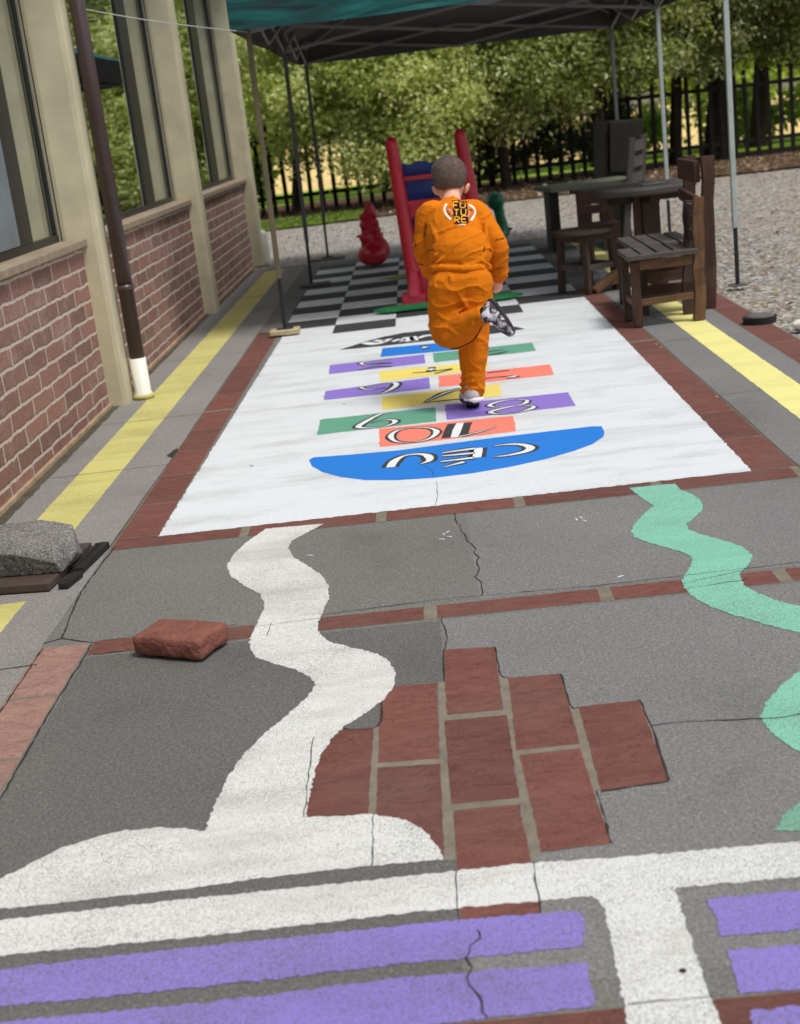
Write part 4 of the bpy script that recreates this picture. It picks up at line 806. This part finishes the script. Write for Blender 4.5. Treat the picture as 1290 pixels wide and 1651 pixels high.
# ears: part of the head's look, own meshes
for s_, c_ in ((-1, W(702, 307.5, 6.725)), (1, W(753, 303.5, 6.725))):
    bm = bm_(); rot = Matrix.Rotation(R(28*s_), 3, 'Y') @ Matrix.Rotation(R(-20*s_), 3, 'Z'); ball(bm, c_, .023, .46, .75, 1.15, rot); ball(bm, c_+V3((-s_*.006, 0, -.012)), .012, .6, .7, .9)
    solid(bm, 'ear', M['skin'], PB, .003, 4)
for s_ in (-1, 1):
    bm = bm_(); e = hed+fwd*.082+V3((s_*.03, 0, 0))+hup*.004; ball(bm, e, .011); ey = obj('eye', bm, M['eye_white'], PB, True)
    bm = bm_(); ball(bm, e+fwd*.0075, .0055); obj('iris', bm, M['eye_black'], ey, True)
bm = bm_(); p = hed+fwd*.095-hup*.06; tube(bm, [p-V3((.018, .006, 0)), p, p+V3((.018, -.006, 0))], .005, 10); obj('mouth', bm, M['lips'], PB, True)
# hair: a close cap over the skull down to the nape
bm = bm_(); bmesh.ops.create_icosphere(bm, subdivisions=5, radius=1)
for v in bm.verts:
    c_ = v.co.copy(); v.co = hed+V3((c_.x*.0838, c_.y*.0985, c_.z*.0975))
kill = []
for v in bm.verts:
    d = v.co-hed; f_ = d.dot(fwd); u_ = d.dot(hup); nape = -.066+.010*math.cos(d.x*45)+.016*(abs(d.x)/.085)**2
    if (f_ > .045 and u_ < .052) or d.z < nape or (f_ > -.005 and u_ < .004) : kill.append(v)
bmesh.ops.delete(bm, geom=kill, context='VERTS')
r_ = bmesh.ops.extrude_face_region(bm, geom=bm.faces[:]); 
for v in [q for q in r_['geom'] if isinstance(q, bmesh.types.BMVert)]: v.co = hed+(v.co-hed)*.93
for v in bm.verts: v.co += (v.co-hed).normalized()*(noise.noise(v.co*60)*.0016+noise.noise(v.co*V3((140, 60, 60)))*.0012)
bmesh.ops.recalc_face_normals(bm, faces=bm.faces[:])
src = [v.co.copy() for v in bm.verts if (v.co-hed).length > .078]
for k in range(9000):                                        # short cropped hairs
    p = random.choice(src)+V3((random.gauss(0, .002), random.gauss(0, .002), random.gauss(0, .002))); o_ = (p-hed).normalized()
    zz = max(0, min(1, ((p-hed).z+.07)/.12)); L = .003+.0055*zz; d = (o_*.75-hup*.55*(1-zz*.6)+fwd*.5*zz+V3((random.gauss(0, .25), random.gauss(0, .25), random.gauss(0, .25)))).normalized(); x = d.cross(o_).normalized()*.0011
    if p.z-hed.z < -.052: p = p-V3((0, 0, random.uniform(0, .010)))-o_*.002
    bm.faces.new([bm.verts.new(q) for q in (p-x, p+x, p+d*L)])
obj('hair', bm, M['hair'], PB, True)
# -- sweatshirt
def ridge(q): return max(0, 1-abs(noise.noise(q))*4.2)**2
def folds(p, n): return noise.noise(V3((p.x*9+2, p.y*9, p.z*22)))*.005+ridge(V3((p.x*5+p.z*4, p.y*5, p.z*15-p.x*5)))*.0055*(1 if p.z < 1.0 else .45)+noise.noise(p*24)*.0015
bm = bm_()
tube(bm, [W(742, 427, 6.49), W(742, 412, 6.5), W(737, 395, 6.54), che, W(728, 353, 6.60), W(727, 341, 6.63)], [.132, .150, .141, .136, .126, .072], 28, (Yax, .80), True, 4)
tube(bm, [W(700, 349, 6.63), W(728, 346, 6.635), W(762, 345, 6.63)], [.064, .068, .064], 18, None, True, 3)
for a, b, c_, s_ in ((shL, elL, wrL, -1), (shR, elR, wrR, 1)):
    tube(bm, [che.lerp(a, .72)+V3((0, .01, .03)), a, a.lerp(b, .55), b, b.lerp(c_, .5), b.lerp(c_, .86)], [.064, .066, .058, .055, .053, .047], 18, None, True, 3)
    tube(bm, [b.lerp(c_, .86), b.lerp(c_, .98)], [.041, .039], 16)
# soft folds: across the lower back, at the arm pits, at the elbows
FO = [([(700, 412), (735, 404), (765, 414), (790, 428)], .014), ([(702, 424), (725, 410), (748, 409)], .012), ([(712, 396), (730, 401), (752, 409)], .010), ([(786, 402), (776, 418), (760, 424)], .012), ([(693, 360), (702, 376), (704, 392)], .011), ([(783, 356), (784, 376), (781, 395)], .011)]
for pts, r_ in FO:
    P = []
    for (x, y) in pts:
        t_ = (y-330)/100; P.append(W(x, y, 6.64-.15*t_-.115+.06*((x-740)/60)**2))
    tube(bm, P, [r_*.5]+[r_]*(len(P)-2)+[r_*.4], 10, None, True, 4)
# waist band, slung lower on the right
HB = []
for k in range(24):
    a = 2*math.pi*k/24; HB.append(W(742, 430, 6.49)+V3((math.cos(a)*.137, math.sin(a)*.112, -.016*math.cos(a)-.004*math.sin(a))))
tube(bm, HB+[HB[0]], .016, 12, None, False)
shirt = solid(bm, 'sweatshirt', M['orange'], PB, .0045, 3, folds)
# -- trousers
def folds2(p, n): return noise.noise(V3((p.x*11, p.y*10+3, p.z*18)))*.005+ridge(V3((p.x*8-p.z*5, p.y*6, p.z*11+p.x*6+3)))*.0055+noise.noise(p*26)*.0015
bm = bm_()
tube(bm, [W(745, 430, 6.49), W(744, 444, 6.48), W(744, 462, 6.46)], [.108, .122, .130], 26, (Yax, .84), True, 4)
tube(bm, [W(760, 460, 6.45), W(763, 500, 6.44), kneeR, W(763, 592, 6.425), W(763, 612, 6.425), W(764, 622, 6.425), W(763, 634, 6.425)], [.108, .088, .072, .062, .058, .056, .05], 22, None, True, 4)
tube(bm, [W(727, 462, 6.46), W(722, 500, 6.46), W(722, 532, 6.45)], [.112, .096, .086], 22, None, True, 4)
tube(bm, [W(723, 530, 6.45), W(735, 538, 6.38), W(752, 526, 6.32), W(766, 516, 6.275), W(774, 511, 6.255)], [.085, .078, .064, .052, .046], 22, None, True, 4)
for ax, c_, rr in ((ankR-kneeR, ankR-V3((0, 0, .0)), .050), (ankL-kneeL, ankL.lerp(kneeL, .07), .042)):   # ribbed cuffs
    d = ax.normalized(); tube(bm, [c_-d*.03, c_-d*.002], [rr, rr*.92], 18, None, True)
for z_ in (606, 617, 628): tube(bm, [W(742, z_+3, 6.40), W(760, z_-2, 6.365), W(781, z_, 6.40)], [.005, .009, .005], 8, None, True, 3)
for pts, yy, r_ in (([(735, 468), (748, 486), (752, 496)], 6.355, .012), ([(750, 494), (734, 506), (717, 524)], 6.36, .012), ([(752, 503), (740, 516), (716, 530)], 6.33, .010), ([(725, 445), (730, 462), (742, 478)], 6.36, .010), ([(764, 512), (762, 522), (756, 532)], 6.225, .008), ([(756, 514), (755, 524), (750, 532)], 6.25, .008), ([(758, 440), (760, 460), (757, 486)], 6.37, .010)):
    tube(bm, [W(x, y, yy) for x, y in pts], [r_*.5, r_, r_*.5], 10, None, True, 4)
trous = solid(bm, 'trousers', M['orange'], PB, .0045, 3, folds2)
dg = bpy.context.evaluated_depsgraph_get()
def bvh(o): return BVHTree.FromPolygons([v.co.copy() for v in o.data.vertices], [tuple(p.vertices) for p in o.data.polygons])
BS, BT = bvh(shirt), bvh(trous)
def drape(bt, x, y, off=.0025):
    d = ray(x, y).normalized(); h = bt.ray_cast(CAM, d)
    return (h[0]+h[1]*off) if h[0] else None
def stroke(name, bt, pts, wpx, mat, parent, off=.0025, n=6):
    P = catmull([V3((x, y, 0)) for x, y in pts], n) if len(pts) > 2 else [V3((*pts[0], 0)).lerp(V3((*pts[1], 0)), k/8) for k in range(9)]
    bm = bm_(); L = []
    for i, p in enumerate(P):
        d = (P[min(i+1, len(P)-1)]-P[max(i-1, 0)]).normalized(); nn = V3((-d.y, d.x, 0))*wpx/2
        a, c_, b = drape(bt, p.x+nn.x, p.y+nn.y, off), drape(bt, p.x, p.y, off), drape(bt, p.x-nn.x, p.y-nn.y, off)
        if a and b and c_ and (a-b).length < .05: L.append((bm.verts.new(a), bm.verts.new(c_), bm.verts.new(b)))
        else: L.append(None)
    for a, b in zip(L, L[1:]):
        if a and b:
            for k in (0, 1): bm.faces.new((a[k], a[k+1], b[k+1], b[k]))
    return obj(name, bm, mat, parent)
# piping seam of the lifted leg
def seam(pts): 
    pts = [(q.x, q.y) for q in catmull([V3((*p, 0)) for p in pts], 8)]
    P = [drape(BT, x, y, .0015) for x, y in pts]; P = [p for p in P if p]
    if len(P) > 1: bm = bm_(); tube(bm, P, .003, 8); obj('piping', bm, M['piping'], trous, True)
seam([(702, 556), (715, 563), (735, 561), (750, 556), (764, 547), (772, 535), (776, 527)])
# chest-to-back print: three rows of letters between two curved marks
prnt = None
def sxy(u, v): return (738+u*(33/2)-v*1.5, 343+v*25+u*(-1.5)) 
rows_ = ['FU', 'TU', 'RE']
GL = {'F': [[(0, 1), (0, 0), (1, 0)], [(0, .5), (.8, .5)]], 'U': [[(0, 0), (0, .9), (.5, 1), (1, .9), (1, 0)]], 'T': [[(0, 0), (1, 0)], [(.5, 0), (.5, 1)]], 'R': [[(0, 1), (0, 0), (.9, .1), (.9, .4), (0, .5)], [(.3, .5), (1, 1)]], 'E': [[(1, 0), (0, 0), (0, 1), (1, 1)], [(0, .5), (.8, .5)]]}
def patch(name, bt, f, nu, nv, mat, parent, off):
    bm = bm_(); Gd = [[drape(bt, *f(i/nu, j/nv), off) for i in range(nu+1)] for j in range(nv+1)]; vv = [[bm.verts.new(p) if p else None for p in r] for r in Gd]
    for j in range(nv):
        for i in range(nu):
            q = (vv[j][i], vv[j][i+1], vv[j+1][i+1], vv[j+1][i])
            if all(q): bm.faces.new(q)
    return obj(name, bm, mat, parent)
patch('print_block', BS, lambda u, v: (729+u*23.5+v*3.2, 323.8-u*2+v*38), 10, 16, M['print_black'], shirt, .0015)
for r_, row in enumerate(rows_):
    for c_, ch in enumerate(row):
        X0 = 731+c_*11+r_*1.2; Y0 = 326.6+r_*11.6-c_*.9
        for st in GL[ch]: 
            pp = [(X0+a*7.4, Y0+b*9.4) for a, b in st]; stroke('print_letter', BS, pp, 1.6, M['print_orange'], shirt, .003, 2 if len(pp) > 2 else 6)
stroke('print_mark', BS, [(720.5, 329), (717, 336), (718, 343), (722, 349), (727, 354)], 3.6, M['print_white'], shirt); stroke('print_mark', BS, [(755.5, 330), (762, 334), (766, 341), (764, 348), (759, 356)], 3.6, M['print_white'], shirt)
stroke('print_mark', BS, [(723, 337), (727, 340), (730, 346)], 3.2, M['print_pink'], shirt); stroke('print_mark', BS, [(754, 339), (757, 343), (754, 350)], 3.2, M['print_pink'], shirt); stroke('print_mark', BS, [(721, 341), (726, 348)], 1.2, M['print_black'], shirt, .004); stroke('print_mark', BS, [(753, 341), (760, 338)], 1.2, M['print_black'], shirt, .004)
stroke('print_mark', BS, [(739, 364), (745, 362), (750, 363)], 1.6, M['print_white'], shirt)
for q in ([(688, 361), (686.5, 370)], [(686, 372), (685, 382)], [(671, 392), (670, 399)], [(688, 405), (700, 402)], [(674, 425), (682, 426)], [(798, 388), (803, 385)], [(804, 386), (812, 384)], [(799, 433), (813, 431)], [(781, 398), (780, 406)], [(789, 400), (792, 406)]):
    for k in range(4):
        a = V3((*q[0], 0)).lerp(V3((*q[1], 0)), k/4+.03); b = V3((*q[0], 0)).lerp(V3((*q[1], 0)), k/4+.19); nx = (b-a).cross(V3((0, 0, 1))).normalized()*random.uniform(.3, 1.1)
        stroke('print_mark', BS, [(a.x-nx.x, a.y-nx.y), (b.x+nx.x*.5, b.y+nx.y*.5), (b.x-nx.x, b.y-nx.y)], 1.0, M['print_black'], shirt, .003, 3)
# -- shoes
def shoe(name, heel, toe, up, mat, ank):
    d = (toe-heel); L = d.length; d.normalize(); up = (up-d*up.dot(d)).normalized(); x = d.cross(up)
    bm = bm_(); tube(bm, [heel+d*L*.16+up*.034, heel+d*L*.4+up*.034, heel+d*L*.7+up*.026, heel+d*L*.88+up*.02], [.036, .036, .036, .027], 18, (up, .85), True, 4)
    tube(bm, [heel+d*L*.2+up*.04, heel+d*L*.26+up*.066], [.033, .031], 18)
    sh = solid(bm, 'shoe', mat, PB, .0035, 4)
    bm = bm_(); P = [heel+d*L*.14, heel+d*L*.35, heel+d*L*.6, heel+d*L*.86]
    tube(bm, P, [.038, .035, .038, .03], 20, (up, .52), True, 4); q = solid(bm, 'sole', M['shoe_black'], sh, .004, 3)
    for v in q.data.vertices: v.co += up*.010
    return sh, d, up, x
s1, d1, u1, x1_ = shoe('shoe', W(766, 659, 6.345)*1.0, W(748, 652, 6.52), V3((0, 0, 1)), M['shoe_grey'], ankR)
z_ = min(v.co.z for v in [v for c_ in s1.children for v in c_.data.vertices]); 
for o in [s1]+list(s1.children):
    for v in o.data.vertices: v.co.z += .018-z_
bm = bm_(); hc = W(766, 650, 6.345); tube(bm, [W(751, 644, 6.37), W(764, 646, 6.345), W(777, 643, 6.375)], [.010, .016, .010], 10, None, True, 4); obj('heel_tab', bm, M['eye_white'], s1, True)
bm = bm_(); tube(bm, [ankR+V3((0, 0, -.035)), ankR+V3((0, 0, .02))], .033, 16); obj('sock', bm, M['sock'], PB, True)
shin = (ankL-kneeL).normalized()
hl = W(783, 489, 6.20); tl = W(823, 541, 6.17)
s2, d2, u2, x2_ = shoe('shoe', hl+shin*.045, tl+shin*.035, -shin*.55+V3((-.25, -.75, -.25)), M['shoe_camo'], ankL)
bm = bm_(); tube(bm, [ankL.lerp(kneeL, .05), ankL+shin*.035], [.034, .036], 16); obj('sock', bm, M['sock'], PB, True)

# ================================================================== FENCE AND TREES
F = thing('picket_fence', 'dark picket fence running behind the dirt bank under the trees', 'fence', (2, 25.2, 0))
FY = lambda x: 24.7+.12*x
xs = [-5.5+.215*k for k in range(82)]
for i, x in enumerate(xs):
    h_ = 1.55+random.uniform(-.05, .05); bm = bm_(); bar(bm, (x, FY(x), -.02), (x+random.uniform(-.02, .02), FY(x), h_), .075, .025, V3((0, 1, 0)), 0); obj('picket', bm, M['fence'], F)
for z_ in (.28, 1.25):
    bm = bm_(); bar(bm, (-5.6, FY(-5.6)+.03, z_), (12, FY(12)+.03, z_), .03, .07, bev=0); obj('rail', bm, M['fence'], F)
def tree(name, label, base, crown, rad, nc, nl, mat, size, trunk=.12, zmin=None, group='trees along the fence', bark='bark', sig=.34, limbs=7, cat='tree'):
    T_ = thing(name, label, cat, base, group); c0 = V3(crown); b0 = V3(base); clumps = []
    while len(clumps) < nc:
        p = V3((random.uniform(-1, 1), random.uniform(-1, 1), random.uniform(-1, 1))); L = p.length
        if L > 1 or L < .25: continue
        if random.random() > .35+.65*L: continue
        q = c0+V3((p.x*rad[0], p.y*rad[1], p.z*rad[2]))
        if zmin and q.z < zmin+.25: continue
        clumps.append(q)
    bm = bm_(); top = c0+V3((0, 0, rad[2]*.5)); mid = b0.lerp(top, .45)+V3((random.uniform(-.15, .15), random.uniform(-.1, .1), 0))
    tube(bm, [b0-V3((0, 0, .1)), b0+V3((0, 0, .25)), mid, top], [trunk*1.35, trunk, trunk*.75, trunk*.2], 10, None, False, 4)
    for q in random.sample(clumps, min(limbs, len(clumps))):
        s_ = mid.lerp(top, random.uniform(-.3, .7)); m_ = s_.lerp(q, .5)+V3((0, 0, .12)); tube(bm, [s_, m_, q], [trunk*.4, trunk*.25, trunk*.08], 6, None, False, 3)
    obj('trunk', bm, M[bark], T_, True)
    it = []
    for q in clumps:
        nl_ = int(nl*2.0) if size < .2 else nl; sg = sig*random.uniform(.7, 1.3); base_ = random.uniform(.2, .8)
        for k in range(nl_):
            d = V3((random.gauss(0, 1), random.gauss(0, 1), random.gauss(0, .75))); p = q+d*sg*.62
            if zmin and p.z < zmin: continue
            n_ = (d.normalized()*.6+V3((random.gauss(0, .5), random.gauss(0, .5)-.15, random.gauss(.45, .5)))).normalized(); s_ = size*(.72 if size < .2 else 1)*random.uniform(.6, 1.35)
            it.append((p, n_, s_, s_*.5, min(1, max(0, base_+random.gauss(0, .2)))))
    o = leaf_mesh('crown', it, M[mat], T_); return T_
tree('leafy_tree', 'light green bushy tree overhanging the fence behind the left canopy legs', (-2.1, 24.0, 0), (-1.15, 23.6, 2.75), (1.75, 1.2, 2.4), 115, 190, 'leaf_lime', .13, .05, .5)
tree('leafy_tree', 'light green tree just left of the slide with branches hanging to the ground', (-.15, 22.6, 0), (-.05, 22.8, 1.8), (1.25, .7, 1.75), 95, 150, 'leaf_lime', .12, .06, .3, bark='bark_pale')
tree('leafy_tree', 'olive green tree behind the slide under the middle of the canopy edge', (1.6, 24.1, 0), (1.5, 23.8, 2.7), (1.9, 1.1, 2.0), 100, 190, 'leaf_mid', .13, .1, .75)
tree('leafy_tree', 'olive green tree with sky gaps behind the high-backed chair', (3.3, 24.3, 0), (3.35, 24.2, 3.0), (1.6, 1.1, 1.9), 95, 180, 'leaf_mid', .13, .12, 1.25)
tree('dark_tree', 'dark olive tree right of the middle canopy pole', (4.9, 25.9, 0), (4.9, 25.2, 3.5), (1.6, 1.2, 2.1), 95, 170, 'leaf_dark', .13, .12, 1.35)
tree('dark_tree', 'dark tree with a thick black trunk beside the nearest right canopy leg', (5.75, 26.2, 0), (6.3, 26.0, 3.8), (1.6, 1.3, 2.2), 85, 170, 'leaf_dark', .13, .26, 1.5)
tree('leafy_tree', 'olive tree filling the upper right corner above the fence', (8.0, 26.6, 0), (7.7, 26.2, 3.6), (1.7, 1.3, 2.2), 90, 170, 'leaf_mid', .13, .2, 1.35)
tree('dark_tree', 'dark tree at the right end of the fence', (10.6, 26.8, 0), (10.4, 26.6, 3.6), (2.2, 1.4, 2.3), 80, 170, 'leaf_dark', .14, .22, 1.2)
for k, (x, y, r_) in enumerate(((-7.2, 28.4, 2.2), (-.5, 28.8, 1.9), (1.6, 29.2, 2.3), (4.4, 29.6, 2.4), (7.4, 29.8, 2.4), (10.6, 30, 2.4))):
    tree('dark_tree', ['deep green tree behind the fence at its left end', 'deep green tree behind the light green bushy tree', 'deep green tree behind the olive tree at the slide', 'deep green tree behind the tree with sky gaps', 'deep green tree behind the thick black trunk', 'deep green tree behind the right end of the fence'][k], (x, y, 0), (x, y, 4.3), (r_, 1.4, 2.7), 80, 150, 'leaf_deep', .16, .17, 1.75, 'trees beyond the fence', sig=.45)
for k, (x, y, rz, lab) in enumerate(((2.55, 25.8, .75, 'dark shrub at the fence behind the green toy'), (3.6, 26.2, .7, 'dark shrub at the fence behind the wooden tables'), (-3.3, 24.3, .8, 'dark shrub at the fence beside the building corner'), (1.5, 25.9, .7, 'dark shrub at the fence behind the slide'))):
    tree('shrub', lab, (x, y, 0), (x, y, .75), (.65, .4, rz), 24, 130, 'leaf_deep', .11, .03, .05, 'shrubs at the fence', sig=.26, limbs=4, cat='shrub')
for k, (x, y, lab) in enumerate(((-3.9, 29.5, 'bright bush beyond the fence at the building corner'), (0.6, 30.2, 'bright bush beyond the fence behind the slide'), (4.9, 30.6, 'bright bush beyond the fence left of the thick black trunk'), (7.3, 31.2, 'bright bush beyond the fence right of the nearest canopy leg'), (9.3, 31, 'bright bush beyond the fence at the right edge'))):
    tree('shrub', lab, (x, y, -.05), (x, y, .55), (1.0, .5, .6), 20, 70, 'leaf_bright', .2, .03, 0, 'bushes beyond the fence', sig=.35, limbs=3, cat='shrub')
for k, (x, y, h_) in enumerate(((-14, 62, 4), (-7, 66, 4.6), (0, 64, 4.2), (7, 66, 4.4), (14, 63, 4.8), (21, 66, 4.4), (28, 64, 4.6))):
    tree('far_tree', 'bright green tree far across the dry field, %s' % ['leftmost, beyond the building corner', 'second from the left', 'behind the slide', 'behind the canopy middle', 'seen behind the tables', 'seen past the thick trunk', 'rightmost'][k], (x, y, -.05), (x, y, 2.6), (3.6, 1.6, 2.5), 45, 60, 'leaf_bright', .5, .2, 0, 'trees far across the field', sig=1.0)
